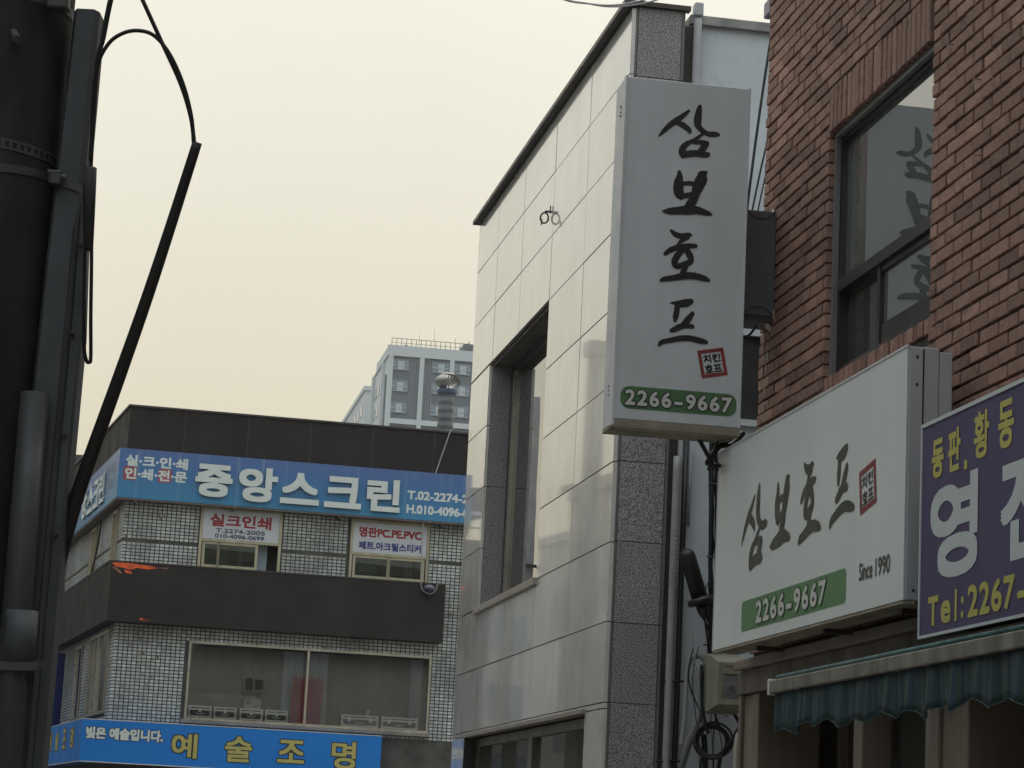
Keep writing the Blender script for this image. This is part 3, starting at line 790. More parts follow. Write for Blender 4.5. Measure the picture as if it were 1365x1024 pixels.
st.part('mullion', MB().box(-5.68, -5.60, .20, .26, W1[2]+.10, W1[3]-.10), m_alu, parent=w1)
m_stone_glass = glass('bronze_glass', tint=(.12,.12,.11), keep=.95, wave=.0002, ior=1.75)
st.part('pane', MB().box(W1[0]+.10, -5.68, .232, .24, W1[2]+.10, W1[3]-.10), m_stone_glass, parent=w1)
st.part('pane', MB().box(-5.60, W1[1]-.10, .232, .24, W1[2]+.10, W1[3]-.10), m_stone_glass, parent=w1)
st.part('room', MB().box(W1[0], W1[1], .44, .46, W1[2], W1[3]), m_inside)
st.part('sill', MB().rbox(W1[0]-.06, W1[1]+.05, -.035, .25, W1[2]-.06, W1[2]+.002, .005), mat('beige_sill', (.36,.32,.27), .4, var=.1))
# lower shop window
st.part('trim', MB().rbox(W2[0]-.04, W2[1]+.03, -.03, .06, 2.585, 2.625, .005), mat('beige_trim', (.30,.26,.215), .4, var=.1))
st.part('trim', MB().box(W2[0]-.03, W2[0]+.01, -.02, .2, .4, 2.584), m_bronze)
m_lower = glass('filmed_glass', tint=(.2,.2,.18), keep=.55, wave=.0003, gain=.5, film=(.17,.165,.14))
w2 = st.part('window', MB().box(W2[0], W2[1], .10, .16, 2.50, 2.58).box(-3.30, -3.12, .08, .15, .4, 2.499).box(W2[0]+.01, W2[0]+.12, .10, .16, .4, 2.499).box(W2[1]-.05, W2[1], .10, .16, .4, 2.499), mat('brown_alu', (.20,.175,.14), .4, metal=.5, var=.1))
st.part('pane', MB().box(W2[0]+.12, -3.30, .12, .128, .4, 2.499), m_lower, parent=w2)
st.part('pane', MB().box(-3.12, W2[1]-.05, .12, .128, .4, 2.499), m_lower, parent=w2)
st.part('room', MB().box(W2[0], W2[1], .44, .46, .4, 2.58), m_inside)
# end wall of the facade (far end) and rendered side wall with its small window
st.part('end_wall', MB().box(GX0+.0, GX0+.02, .034, 9, .05, 7.95), mat('end_render', (.50,.49,.46), .8, var=.1, streak=.2))
ewin = st.part('window', MB().box(GX0-.05, GX0-.002, 1.9, 2.45, 5.3, 5.7), m_signframe)
st.part('pane', MB().box(GX0-.06, GX0-.051, 1.94, 2.15, 5.34, 5.66).box(GX0-.06, GX0-.051, 2.2, 2.41, 5.34, 5.66), m_inside, parent=ewin)
st.part('ledge', MB().box(GX0-.3, GX0-.002, .5, 8.0, 6.5, 6.6), m_mortar)
st.part('ledge', MB().box(GX0-.15, GX0-.002, .3, 3.2, 4.6, 4.7), m_mortar)
sw = MB()
sx = .0
# side wall in facade frame: plane x = -.06 from y .43 on
VW = (.90, 1.75, 4.84, 5.50)
sw.box(-.30, -.06, .43, VW[0], .05, 7.93).box(-.30, -.06, VW[1], 9.0, .05, 7.93).box(-.30, -.06, VW[0], VW[1], .05, VW[2]).box(-.30, -.06, VW[0], VW[1], VW[3], 7.93)
st.part('side_wall', sw, m_white_wall)
st.part('coping', MB().box(-.32, -.01, .47, 9.0, 7.93, 8.0), mat('concrete_coping', (.36,.35,.34), .85, var=.2, streak=.3))
vw = st.part('window', MB().box(-.14, -.10, VW[0], VW[1], VW[2], VW[3]), m_inside)
st.part('sill', MB().box(-.12, -.02, VW[0]-.04, VW[1]+.04, VW[2]-.05, VW[2]-.001), mat('white_sill', (.6,.61,.61), .6, var=.1), parent=vw)
st.part('frame', MB().box(-.099, -.07, VW[0], VW[0]+.03, VW[2], VW[3]).box(-.099, -.07, VW[1]-.03, VW[1], VW[2], VW[3]), m_darkmetal, parent=vw)
# downpipe (upper) and pipe runs
st.part('downpipe', MB().tube([(-.02,.525,8.03),(-.0,.525,7.9),(.0,.523,4.0),(.0,.51,.1)], .032, 12), mat('grey_pvc', (.40,.40,.41), .5, var=.08), smooth=True)
st.part('pipe_hopper', MB().rbox(-.06, .04, .49, .56, 7.98, 8.09, .012), m_signside)

rb2 = Thing('red_banner', 'red banner on the far end wall of the stone building, mirrored in the showroom window', 'banner', GF, (GX0-.1,4.5,5))
rb2.part('cloth', MB().box(GX0-.12, GX0-.08, 3.2, 4.1, 4.5, 5.8), mat('red_banner_cloth', (.42,.03,.04), .6))
# fixing left on the facade
lp = Thing('loop_anchor', 'small rusty wire loop fixed high on the pale stone facade', 'anchor', GF, (-2.98,-.02,7.07))
lo = MB()
lo.tube([(-3.04+.01*math.sin(a), -.052+.036*math.cos(a), 7.07+.046*math.sin(a)) for a in [2*math.pi*q/16 for q in range(17)]], .008, 6)
lo.tube([(-2.98,-.085,7.04),(-2.98,-.09,6.985)], .006, 5)
lp.part('loop', lo, m_darkmetal)
lp.part('stud', MB().tube([(-2.98,.02,7.115),(-2.98,-.06,7.115)], .010, 8).tube([(-2.98,-.012,7.10),(-2.98,-.012,7.17)], .006, 5), m_darkmetal)

# alley wall fittings (in the side frame: x along, y into, z up)
def rope(pts, r, n=8): return MB().tube(pts, r, n)
def smooth_path(pts, k=5):
    out = []
    for i in range(len(pts)-1):
        p0 = Vector(pts[max(0,i-1)]); a = Vector(pts[i]); b = Vector(pts[i+1]); p3 = Vector(pts[min(len(pts)-1,i+2)])
        for q in range(k):
            t = q/k; out.append(.5*((2*a)+(b-p0)*t+(2*p0-5*a+4*b-p3)*t*t+(3*a-p0-3*b+p3)*t**3))
    out.append(Vector(pts[-1])); return out
m_pvc = mat('pale_grey_conduit', (.33,.33,.32), .55, var=.1, scale=6, bump=.001, bscale=60)
single('conduit', rope([(.475,-.05,z_/10) for z_ in range(2, 46)], .028, 10), m_pvc, 'pale grey conduit running down beside the dark granite corner', 'pipe', GS, (.475,-.05,.2), smooth=True)
o = MB()
for i in range(14):
    zc = 3.95 - i*.035; o.tube([(.475,-.05,zc),(.477,-.05,zc-.012)], .0315, 10)
cj = single('black_pipe', rope([(.545,-.035,z_) for z_ in (.2,1,2,3,4,4.64)], .022, 8).tube([(.43,-.06,2.82),(.60,-.06,2.83)], .008, 5).tube([(.40,-.06,2.24),(.58,-.06,2.245)], .008, 5), m_black, 'black pipe strapped alongside the pale conduit in the alley', 'pipe', GS, (.545,-.035,.2), smooth=True)
rg = single('wound_tape', o, mat('wound_tape', (.36,.36,.35), .6), 'ribbed tape wound round the middle of the pale conduit', 'tape', GS, (.475,-.05,3.5))
single('thin_conduit', rope([Vector((.585,-.03,4.62)),Vector((.583,-.03,3.98))], .012, 6), m_pvc, 'short thin grey conduit at the top of the alley wall', 'pipe', GS, (.585,-.03,4.0), smooth=True)
single('bent_conduit', rope(smooth_path([(.58,-.06,2.35),(.60,-.06,2.55),(.605,-.06,2.85),(.625,-.07,2.97),(.68,-.08,3.02),(.73,-.08,2.99),(.76,-.07,2.90),(.765,-.06,2.80)]), .018, 8), m_pvc, 'pale conduit bent over like a cane beside the meter box', 'pipe', GS, (.6,-.06,2.4), smooth=True)
cb = Thing('cable_bundle', 'thick bundle of black cables hanging down the alley wall', 'cables', GS, (.76,-.12,3.0))
for k in range(6):
    a = random.uniform(-.025,.025); pts = []
    for q in range(14):
        z_ = 4.80 - q*.138; pts.append((.735+.05*(q/13)+a+random.uniform(-.008,.008), -.10-.012*(k%3), z_))
    cb.part('cable', MB().tube(smooth_path(pts, 3), random.uniform(.009,.016), 6), m_black, smooth=True)
for zz in (4.3, 3.75, 3.35, 3.1): cb.part('tie', MB().tube([(.70,-.16,zz),(.81,-.16,zz+random.uniform(-.01,.01))], .006, 5), m_black)
sc_ = Thing('splice_closure', 'black cylindrical cable closure leaning on the alley wall among the cables', 'closure', GS, (.70,-.16,3.4))
ax = Vector((.545,-.2,3.74)); bx = Vector((.655,-.2,3.42)); d_ = (bx-ax).normalized()
m_clos = mat('black_plastic', (.014,.013,.013), .42, var=.1)
sc_.part('body', MB().tube([ax-d_*.055, ax-d_*.045, ax-d_*.02, ax, bx], [.012,.036,.054,.060,.062], 16), m_clos, smooth=True)
sc_.part('collar', MB().tube([bx-d_*.02, bx-d_*.015, bx+d_*.03, bx+d_*.035], [.065,.098,.098,.065], 16), m_clos, smooth=True)
sc_.part('nozzle', MB().tube([bx+d_*.03, bx+d_*.09, bx+d_*.13], [.05,.045,.03], 10), m_clos, smooth=True)
for k in range(3):
    sc_.part('tail', MB().tube(smooth_path([bx+d_*.12+Vector((.02*k-.02,0,0)), bx+d_*.2+Vector((.03*k,0,-.02)), Vector((.76+.012*k,-.18,3.05)), Vector((.78,-.16,2.95))]), .009, 6), m_black, smooth=True)
# meter box
mt = Thing('meter_box', 'old cream electricity box hanging under the corner of the shop sign', 'meter box', GS, (.83,-.25,2.6))
m_mbox = mat('aged_cream_plastic', (.30,.285,.215), .5, var=.12, scale=5, streak=.2)
mt.part('back_box', MB().rbox(.715, .96, -.24, -.10, 2.60, 3.03, .012), m_mbox)
cv = MB().add([(.725,-.24,2.61),(.985,-.24,2.61),(.985,-.24,3.02),(.725,-.24,3.02),(.77,-.36,2.66),(.975,-.36,2.66),(.975,-.36,2.965),(.77,-.36,2.965)],
              [(4,5,6,7),(0,4,7,3),(0,1,5,4),(1,2,6,5),(3,7,6,2)])
cvo = mt.part('cover', cv, m_mbox)
mt.part('label_plate', MB().box(.80, .93, -.364, -.361, 2.71, 2.86), mat('grey_label', (.17,.18,.17), .6, var=.2, scale=20), parent=cvo)
lab = MB().box(.81, .945, -.366, -.3645, 2.872, 2.88).box(.82, .94, -.366, -.3645, 2.935, 2.94)
for q in range(4): lab.box(.825+.008*q, .905-.008*q, -.3665-q*.0002, -.3655, 2.73+.02*q, 2.733+.02*q)
mt.part('printed_line', lab, m_ink, parent=cvo)
mt.part('latch', MB().tube([(.86,-.28,2.60),(.86,-.28,2.575)], .015, 8), m_mbox)
# fine wires beside the bundle
for k in range(7):
    xa = .60+random.uniform(0,.28); za = random.uniform(2.9,3.3)
    pts = [(xa,-.09,za),(xa+random.uniform(-.05,.08),-.14,za-.25),(xa+random.uniform(-.02,.12),-.12,za-.55),(xa+random.uniform(-.06,.16),-.10,za-.9),(xa+random.uniform(-.05,.1),-.1,za-1.4)]
    cb.part('loose_wire', MB().tube(smooth_path(pts), random.uniform(.003,.006), 5), m_black if k % 3 else m_pvc, smooth=True)
for k in range(5):
    zz = 3.35+random.uniform(0,.25); cb.part('loose_wire', MB().tube(smooth_path([(.74,-.14,zz),(.70,-.17,zz-.08),(.72,-.16,zz-.22),(.76,-.14,zz-.4)]), .004, 5), m_black, smooth=True)
# coil
ck = Thing('cable_coil', 'brown cable coiled up under the meter box', 'cable coil', GS, (.79,-.14,2.4))
for k in range(6):
    rx, rz_ = .105+.010*k*.8, .100+.007*k*.8; cx, cz = .79+random.uniform(-.012,.012), 2.40+random.uniform(-.012,.012)
    ck.part('loop', MB().tube([(cx+rx*math.cos(a), -.12-.012*k, cz+rz_*math.sin(a)) for a in [2*math.pi*q/28 for q in range(29)]], .0085, 6), mat('brown_cable', (.055,.045,.042), .6), smooth=True)
for i, (pts, r, m_, lb_) in enumerate((
    ([(.74,-.15,3.0),(.70,-.15,2.85),(.705,-.15,2.6),(.62,-.15,2.35),(.56,-.15,2.1),(.5,-.15,1.6)], .014, mat('olive_cable', (.06,.065,.05), .6), 'olive cable slanting down to the left of the coil'),
    ([(.93,-.2,2.62),(.99,-.2,2.5),(.90,-.2,2.38),(.84,-.16,2.2),(.80,-.15,1.6)], .014, m_black, 'black cable falling from the box past the right of the coil'),
    ([(.80,-.18,2.60),(.84,-.18,2.50),(.88,-.18,2.46),(.92,-.18,2.36),(.96,-.18,2.48),(1.02,-.15,2.55)], .006, m_black, 'thin black wire sagging under the meter box'),
    ([(.68,-.2,2.95),(.685,-.2,2.8),(.70,-.2,2.62),(.75,-.2,2.45)], .012, m_black, 'black cable tucked left of the meter box'),
    ([(.775,-.16,4.30),(.80,-.16,3.95),(.84,-.16,3.6),(.87,-.16,3.35)], .018, m_darkmetal, 'dark cable slanting behind the left end of the white shop sign'),
    ([(.74,-.1,2.45),(.76,-.1,2.2),(.755,-.1,1.5)], .022, m_black, 'black cable dropping straight below the coil'))):
    single('cable', MB().tube(smooth_path(pts), r, 6), m_, lb_, 'cable', GS, pts[0], smooth=True)
single('white_conduit', rope(smooth_path([(.925,-.3,1.4),(.93,-.3,2.2),(.935,-.3,2.40),(.95,-.29,2.46)]), .017, 8), mat('ivory_pvc', (.5,.48,.40), .5), 'ivory conduit standing below the meter box by the beige post', 'pipe', GS, (.925,-.3,1.4), smooth=True)
# cables across the gap above the grey box
for i, (a, b_, r, lb_) in enumerate((((.87,-1.2,8.1),(.60,-1.2,5.6),.010,'leftmost of the black cables running down behind the brick wall edge'),
        ((.90,-1.2,7.2),(.62,-1.2,5.7),.007,'middle black cable running down behind the brick wall edge'),
        ((.93,-1.2,7.1),(.66,-1.2,5.7),.0055,'rightmost thin black cable running down behind the brick wall edge'))):
    A_, B_ = Vector(a), Vector(b_)
    single('cable', MB().tube([A_.lerp(B_, q/10)+Vector((-.02*math.sin(math.pi*q/10),0,0)) for q in range(11)], r, 6), m_black, lb_, 'cable', GS, b_, smooth=True)
single('cable', MB().tube(smooth_path([(-.01,.35,4.42),(.05,.33,4.425),(.12,.30,4.46),(.16,.28,4.52)]), .007, 6), m_black, 'thin black wire between the tall sign and the brick wall under the grey box', 'cable', NS, (-.01,.35,4.42), smooth=True)
single('cable', MB().tube(smooth_path([(-.12,.2,3.70),(-.05,.22,3.80),(.03,.24,3.82),(.10,.28,3.90)]), .016, 8), m_black, 'thick black cable curling over the left corner of the white shop sign', 'cable', NS, (-.12,.2,3.7), smooth=True)
sb = Thing('hanging_clamp', 'twisted black clamp hanging under the tall sign above the white sign corner', 'clamp', NS, (-.1,.2,3.6))
sb.part('strut', MB().tube([(-.17,.2,3.83),(-.09,.2,3.70),(-.06,.2,3.66)], .012, 6), m_black)
sb.part('strut', MB().tube([(-.06,.2,3.83),(-.10,.2,3.72),(-.11,.2,3.66)], .010, 6), m_black)
sb.part('shackle', MB().tube([(-.13,.2,3.70),(-.03,.2,3.69)], .012, 6), m_black)
# white cables looping over the cornice
def sight(x, y, D):
    d = fwd + right*((x-682.5)/3200) - up*((y-512)/3200)
    return Vector((0,0,1.6)) + d*D
for i, (pts, lb_) in enumerate(((((200,-620),(480,-220),(690,-30),(750,-1),(785,5),(815,7),(845,3),(880,-8),(930,-40),(1120,-230),(1300,-480)), 'upper white cable sagging across the sky at the top of the stone building'),
        (((205,-630),(488,-224),(700,-30),(752,-2),(780,4),(812,9),(850,6),(885,-4),(940,-34),(1125,-220),(1305,-470)), 'lower white cable sagging across the sky at the top of the stone building'))):
    pp = smooth_path([tuple(sight(x, y, 15.0)) for x, y in pts], 4)
    single('cable', MB().tube(pp, .0055, 6), mat('white_cable', (.5,.5,.5), .5), lb_, 'cable', WORLD, tuple(pp[0]), smooth=True)

# ------------------------------------------------------------------ tiled corner building
tb = Thing('tiled_building', 'corner building faced in small grey tiles with blue signs and a dark band', 'building', TF, (.2,0,0))
un, aw_ = (-.9961, -.0884), (-.0884, .9961)      # side wall: outward normal, direction away
def corner(f, s):
    t = (-f + .0884*s)/.9961
    return (.2 + s*un[0] + t*aw_[0], -f)
def side(s, t): return (.2 + s*un[0] + t*aw_[0], s*un[1] + t*aw_[1])
def wrap(f, s, xr, t, th, z0, z1):
    """L-shaped band round the corner"""
    a = corner(f, s); b_ = corner(f-th, s-th)
    return MB().plan([side(s, t), a, (xr, -f), (xr, -f+th), b_, side(s-th, t)][::-1], z0, z1)
XE = 10.5
core = MB().plan([(.2+.02,.02), (XE,.02), (XE,12), side(-.02,14)], 0, 8.6)
# leave real openings: build the skin as boxes instead
skin = MB()
wins_f = [(1.62,6.18,3.58,4.98), (1.66,3.15,6.36,7.53), (4.53,6.0,6.36,7.50)]
def grid_minus(x0, x1, z0, z1, holes):
    rs = [(x0, x1, z0, z1)]
    for h in holes: rs = [q for r_ in rs for q in rect_sub(r_, h)]
    return rs
for a, b_, c, d in grid_minus(.22, XE, .1, 8.5, wins_f): skin.box(a, b_, .012, .30, c, d)
tb.part('wall', skin, m_grout)
tiles = MB(); TP, TQ = .0885, .0635
def tile_face(mb, x0, x1, z0, z1, holes, place):
    z_ = z0
    while z_ < z1:
        x = x0
        while x < x1:
            a, b_, c, d = x+.008, x+TP-.012, z_+.008, z_+TQ-.012
            if b_ <= x1 and not any(b_ > h[0] and a < h[1] and d > h[2] and c < h[3] for h in holes):
                mb.t = random.random()+.001
                k = random.uniform(-.002, .001); j = random.uniform(-.0015,.0015)
                mb.add([place(a,k,c),place(b_,k+j,c),place(b_,k+j,d),place(a,k,d),place(a,.014,c),place(b_,.014,c),place(b_,.014,d),place(a,.014,d)],
                       [(0,1,2,3),(0,3,7,4),(1,5,6,2),(3,2,6,7),(0,4,5,1)])
            x += TP
        z_ += TQ
gr = (0, 99, 6.80, 6.83)
hf = [(a-.03, b_+.03, c-.03, d+.03) for a, b_, c, d in wins_f]
tile_face(tiles, .2, 8.2, 3.42, 7.62, hf+[gr], lambda x,y,z: (x,y,z))
tb.part('wall_tiles', tiles, m_tile, kind='stuff')
# missing and rust-stained tiles: thin ragged crusts a millimetre proud of the wall
for cx, cz, nn, sp_ in ((.75,4.62,12,.16),(1.0,4.25,7,.09),(.62,5.12,6,.12),(.98,7.35,6,.12),(6.35,5.9,8,.12),(.45,3.95,3,.05),(.32,6.95,4,.08)):
    for q in range(nn):
        a, c = cx+random.gauss(0,sp_), cz+random.gauss(0,sp_*.6); w_, h_ = random.uniform(.012,.05), random.uniform(.02,.09)
        pts = [(a+random.uniform(-.3,.3)*w_, c+h_*.5), (a+w_*.5, c+h_*random.uniform(.0,.3)), (a+w_*.35, c-h_*.4), (a-w_*.1, c-h_*.6), (a-w_*.5, c-h_*random.uniform(-.2,.3))]
        tb.part('rust_patch', MB().face_poly(pts, -.0055, .004), m_rust)
wins_s = [(.75,1.35,6.45,7.45), (3.9,4.6,6.3,7.45), (.55,3.3,3.62,5.15), (4.6,5.6,3.62,5.1)]
def sidept(x, y, z):   # x = distance from the corner along the flank, y = depth into it
    p = side(-y, x); return (p[0], p[1], z)
t2 = MB(); hs = [(a-.03, b_+.03, c-.03, d+.03) for a, b_, c, d in wins_s]
sk = MB()
for a, b_, c, d in grid_minus(.02, 13, .1, 8.5, wins_s):
    sk.add([sidept(a,.012,c),sidept(b_,.012,c),sidept(b_,.3,c),sidept(a,.3,c),sidept(a,.012,d),sidept(b_,.012,d),sidept(b_,.3,d),sidept(a,.3,d)],
           [(0,3,2,1),(4,5,6,7),(0,1,5,4),(1,2,6,5),(2,3,7,6),(3,0,4,7)])
tb.part('flank_wall', sk, m_grout)
tile_face(t2, .0, 9.0, 3.42, 7.62, hs+[gr], sidept)
tb.part('flank_tiles', t2, m_tile, kind='stuff')
tb.part('inner_wall', MB().plan([(.9,.9),(XE,.9),(XE,12),side(-.8,14)], 0, 8.5), m_inside)
tb.part('roof', MB().plan([corner(0,0),(XE,0),(XE,12),side(0,14)], 8.5, 8.56), m_paving)
# parapet cladding, joined sheets
tb.part('parapet', wrap(.06, .05, XE, 14, .12, 8.44, 9.34), m_parapet)
tb.part('parapet_cap', wrap(.09, .08, XE, 14, .18, 9.34, 9.375), m_darkmetal)
# dark fascia band (blank sign)
bs = Thing('blank_fascia', 'long blank charcoal sign band round the corner, its orange layer showing where torn', 'sign', TF, (.2,-.3,5.25))
bs.part('band', wrap(.30, .22, 6.33, 9.0, .28, 5.26, 6.36), m_band)
bs.part('band_top', wrap(.31, .23, 6.34, 9.0, .30, 6.36, 6.385), m_darkmetal)
m_orange = mat('torn_orange_vinyl', (.75,.11,.02), .5, var=.35, scale=9)
m_orange2 = mat('torn_brown_vinyl', (.28,.13,.08), .7, var=.3, scale=9)
xo = corner(.30,.22)[0]
for pts, mm in (
    ([(.02,6.34),(.32,6.35),(.75,6.32),(.88,6.29),(.70,6.25),(.50,6.27),(.38,6.22),(.26,6.25),(.10,6.27)], m_orange),
    ([(.03,6.26),(.12,6.25),(.24,6.15),(.20,6.14)], m_orange2), ([(.26,6.22),(.38,6.20),(.42,6.15),(.30,6.16)], m_orange),
    ([(.86,6.30),(1.10,6.31),(1.02,6.285)], m_orange2), ([(.60,5.33),(.68,5.36),(.66,5.32),(.85,5.315),(.64,5.30)], m_orange),
    ([(.33,5.36),(.40,5.37),(.37,5.35)], m_orange2), ([(.55,5.70),(.60,5.71),(.58,5.69)], m_orange2)):
    bs.part('torn_patch', MB().face_poly([(xo+p, q) for p, q in pts][::-1], -.304, -.3005), mm)
for x in (1.2, 2.4, 3.6, 4.8, 6.0): tb.part('parapet_seam', MB().box(x, x+.012, -.066, -.058, 8.5, 9.335), m_darkmetal)
bs.part('edge_trim', MB().plan([corner(.304,.224), (corner(.304,.224)[0]+.02,-.304), (corner(.304,.224)[0]+.02,-.299), corner(.299,.219)][::-1], 5.27, 6.35), m_bronze)
# roof level blue sign
m_blue = bpy.data.materials.new('sun_faded_blue'); m_blue.use_nodes = True
n = m_blue.node_tree.nodes; l = m_blue.node_tree.links; b = n['Principled BSDF']; b.inputs['Roughness'].default_value = .4
tc = n.new('ShaderNodeTexCoord'); sp = n.new('ShaderNodeSeparateXYZ'); l.new(tc.outputs['Object'], sp.inputs[0])
mp = n.new('ShaderNodeMapRange'); mp.inputs[1].default_value = 0; mp.inputs[2].default_value = .95; l.new(sp.outputs[2], mp.inputs[0])
rp = n.new('ShaderNodeValToRGB'); rp.color_ramp.elements[0].color = (.045,.23,.42,1); rp.color_ramp.elements[1].color = (.09,.15,.36,1); b.inputs['IOR'].default_value = 1.3; b.inputs['Coat Weight'].default_value = .45; b.inputs['Coat Roughness'].default_value = .25
e = rp.color_ramp.elements.new(.6); e.color = (.055,.17,.38,1)
l.new(mp.outputs[0], rp.inputs[0])
nz = n.new('ShaderNodeTexNoise'); mpp = n.new('ShaderNodeMapping'); mpp.inputs['Scale'].default_value = (9,9,.4)
l.new(tc.outputs['Object'], mpp.inputs[0]); l.new(mpp.outputs[0], nz.inputs['Vector']); nz.inputs['Scale'].default_value = 1.0
q2 = n.new('ShaderNodeMapRange'); q2.inputs[1].default_value = .55; q2.inputs[2].default_value = .8; q2.inputs[3].default_value = 0; q2.inputs[4].default_value = .45
l.new(nz.outputs[0], q2.inputs[0])
mx = n.new('ShaderNodeMix'); mx.data_type = 'RGBA'; mx.inputs[7].default_value = (.25,.33,.42,1)
l.new(q2.outputs[0], mx.inputs[0]); l.new(rp.outputs[0], mx.inputs[6]); l.new(mx.outputs[2], b.inputs['Base Color'])
rs = Thing('roof_sign', 'wide faded blue sign with raised white letters along the top of the tiled building', 'sign', TF, (.2,-.25,7.57))
rb = rs.part('panel', wrap(.25, .20, 9.0, 9.5, .23, 7.575, 8.505), m_blue)
m_raise = mat('pale_raised_letter', (.66,.70,.67), .5, var=.05)
for ch, a, b_, c, d in (('중',1.455,2.155,7.705,8.32),('앙',2.275,3.01,7.672,8.33),('스',3.07,3.81,7.69,8.29),('크',3.91,4.62,7.68,8.28),('린',4.72,5.365,7.675,8.30)):
    t = MB(); letters(t, ch, a, b_, c, d, -.31, .027, depth=.03)
    rs.part('raised_letter', t, m_raise, parent=rb)
t = MB()
letters(t, '실·크·인·쇄', .14, 1.30, 8.175, 8.39, -.2515, .009)
letters(t, '인·쇄·전·문', .14, 1.30, 7.93, 8.145, -.2525, .009)
rs.part('small_lettering', t, m_raise, parent=rb)
rs.part('red_square', MB().face_poly([(.11,7.91),(.11,8.165),(.36,8.165),(.36,7.91)], -.2508).face_poly([(.76,7.91),(.76,8.165),(1.01,8.165),(1.01,7.91)], -.2508), mat('faded_red_print', (.33,.06,.08), .5, var=.1), parent=rb)
t = MB(); letters(t, 'T.02-2274-2005', 5.51, 7.05, 7.96, 8.13, -.2515, .008); letters(t, 'H.010-4096-0699', 5.51, 7.05, 7.69, 7.86, -.2515, .008)
rs.part('phone_number', t, m_raise, parent=rb)
rs.part('under_tray', wrap(.24, .19, 9.0, 9.5, .2, 7.54, 7.573), mat('rusty_tray', (.16,.13,.11), .7, var=.3, spots=.5))
for x in (.35, 2.2, 4.2, 6.2): rs.part('support_strut', MB().box(x, x+.05, -.24, 0, 7.49, 7.538), m_darkmetal)
# flank lettering: plane offset .20 outward, reading towards the corner
def flank_text(T, parent, body, ta, tb_, z0, z1, off, bold, m_, depth=0):
    tt = MB(); letters(tt, body, 0, ta-tb_, z0, z1, 0, bold, depth=depth)
    out = []
    for (x, y, z_) in tt.v:
        p = side(off - y, ta - x); out.append((p[0], p[1], z_))
    T.part('flank_lettering', MB().add(out, tt.f), m_, parent=parent)
flank_text(rs, rb, '린' , 2.25, 1.55, 7.70, 8.30, .235, .022, m_raise, .03)
flank_text(rs, rb, '크' , 3.15, 2.40, 7.70, 8.28, .235, .022, m_raise, .03)
flank_text(rs, rb, '스' , 4.10, 3.30, 7.70, 8.28, .235, .022, m_raise, .03)
flank_text(rs, rb, '앙' , 5.0, 4.25, 7.70, 8.28, .235, .022, m_raise, .03)
m_pale = mat('faded_small_print', (.30,.38,.42), .5)
flank_text(rs, rb, '실크인쇄', 1.42, .35, 8.14, 8.34, .203, .008, m_pale)
flank_text(rs, rb, '인쇄전문', 1.42, .35, 7.86, 8.06, .203, .008, m_pale)

# lower blue sign
m_blue2 = mat('bright_blue_print', (.018,.20,.62), .5, ior=1.3, var=.04, scale=.8)
ls = Thing('lower_blue_sign', 'bright blue corner sign with yellow letters under the long shop window', 'sign', TF, (.2,-.3,2.75))
lb = ls.part('panel', wrap(.40, .50, 5.27, 9.2, .38, 2.68, 3.43), m_blue2)
ls.part('edge_trim', wrap(.405, .505, 5.275, 9.2, .03, 3.431, 3.445), m_signframe)
ls.part('edge_trim', wrap(.405, .505, 5.275, 9.2, .03, 2.66, 2.678), m_signframe)
ye = mat('yellow_letter', (.47,.42,.13), .5, var=.05)
for ch, (a, b_, c, d) in zip('예술조명', ((1.38,1.85,2.825,3.27),(2.36,2.86,2.81,3.275),(3.34,3.84,2.845,3.265),(4.345,4.80,2.79,3.295))):
    t = MB(); u_ = MB()
    letters(t, ch, a-.018, b_+.018, c-.018, d+.018, -.4015, .032)
    letters(u_, ch, a, b_, c, d, -.4045, .012)
    ls.part('letter_outline', t, m_ink, parent=lb); ls.part('yellow_letter', u_, ye, parent=lb)
t = MB(); letters(t, '빛은 예술입니다.', -.205, 1.23, 3.07, 3.315, -.4015, .025); ls.part('letter_outline', t, mat('navy_outline', (.015,.03,.10), .5), parent=lb)
t = MB(); letters(t, '빛은 예술입니다.', -.19, 1.215, 3.085, 3.30, -.4055, .011); ls.part('white_lettering', t, m_raise, parent=lb)
for ch, ta in zip('예술조명', (4.9, 3.75, 2.5, 1.3)):
    flank_text(ls, lb, ch, ta+.02, ta-.56, 2.92, 3.34, .502, .036, m_ink)
    flank_text(ls, lb, ch, ta, ta-.54, 2.94, 3.32, .5075, .016, ye)
flank_text(ls, lb, '빛은 예술', 6.6, 5.4, 3.08, 3.26, .502, .010, m_raise)

# windows of the tiled building
def frame_bars(x0, x1, y0_, y1_, z0, z1, w):
    return MB().box(x0, x1, y0_, y1_, z1-w, z1).box(x0, x1, y0_, y1_, z0, z0+w).box(x0, x0+w, y0_, y1_, z0+w, z1-w).box(x1-w, x1, y0_, y1_, z0+w, z1-w)
x0, x1, z0, z1 = wins_f[0]
bw_ = tb.part('window', frame_bars(x0-.03, x1+.02, -.05, .06, z0-.03, z1+.03, .045), m_alu)
tb.part('mullion', MB().box(3.82, 3.865, -.03, .04, z0+.016, z1-.016), m_alu, parent=bw_)
tb.part('sill', MB().rbox(x0-.08, x1+.04, -.12, .04, z0-.10, z0-.032, .006), mat('grimy_sill', (.22,.20,.17), .6, var=.3), parent=bw_)
tb.part('pane', MB().box(x0+.016, 3.819, .0, .008, z0+.016, z1-.016), m_glass_clear, parent=bw_)
tb.part('pane', MB().box(3.866, x1-.03, .0, .008, z0+.016, z1-.016), m_glass_clear, parent=bw_)
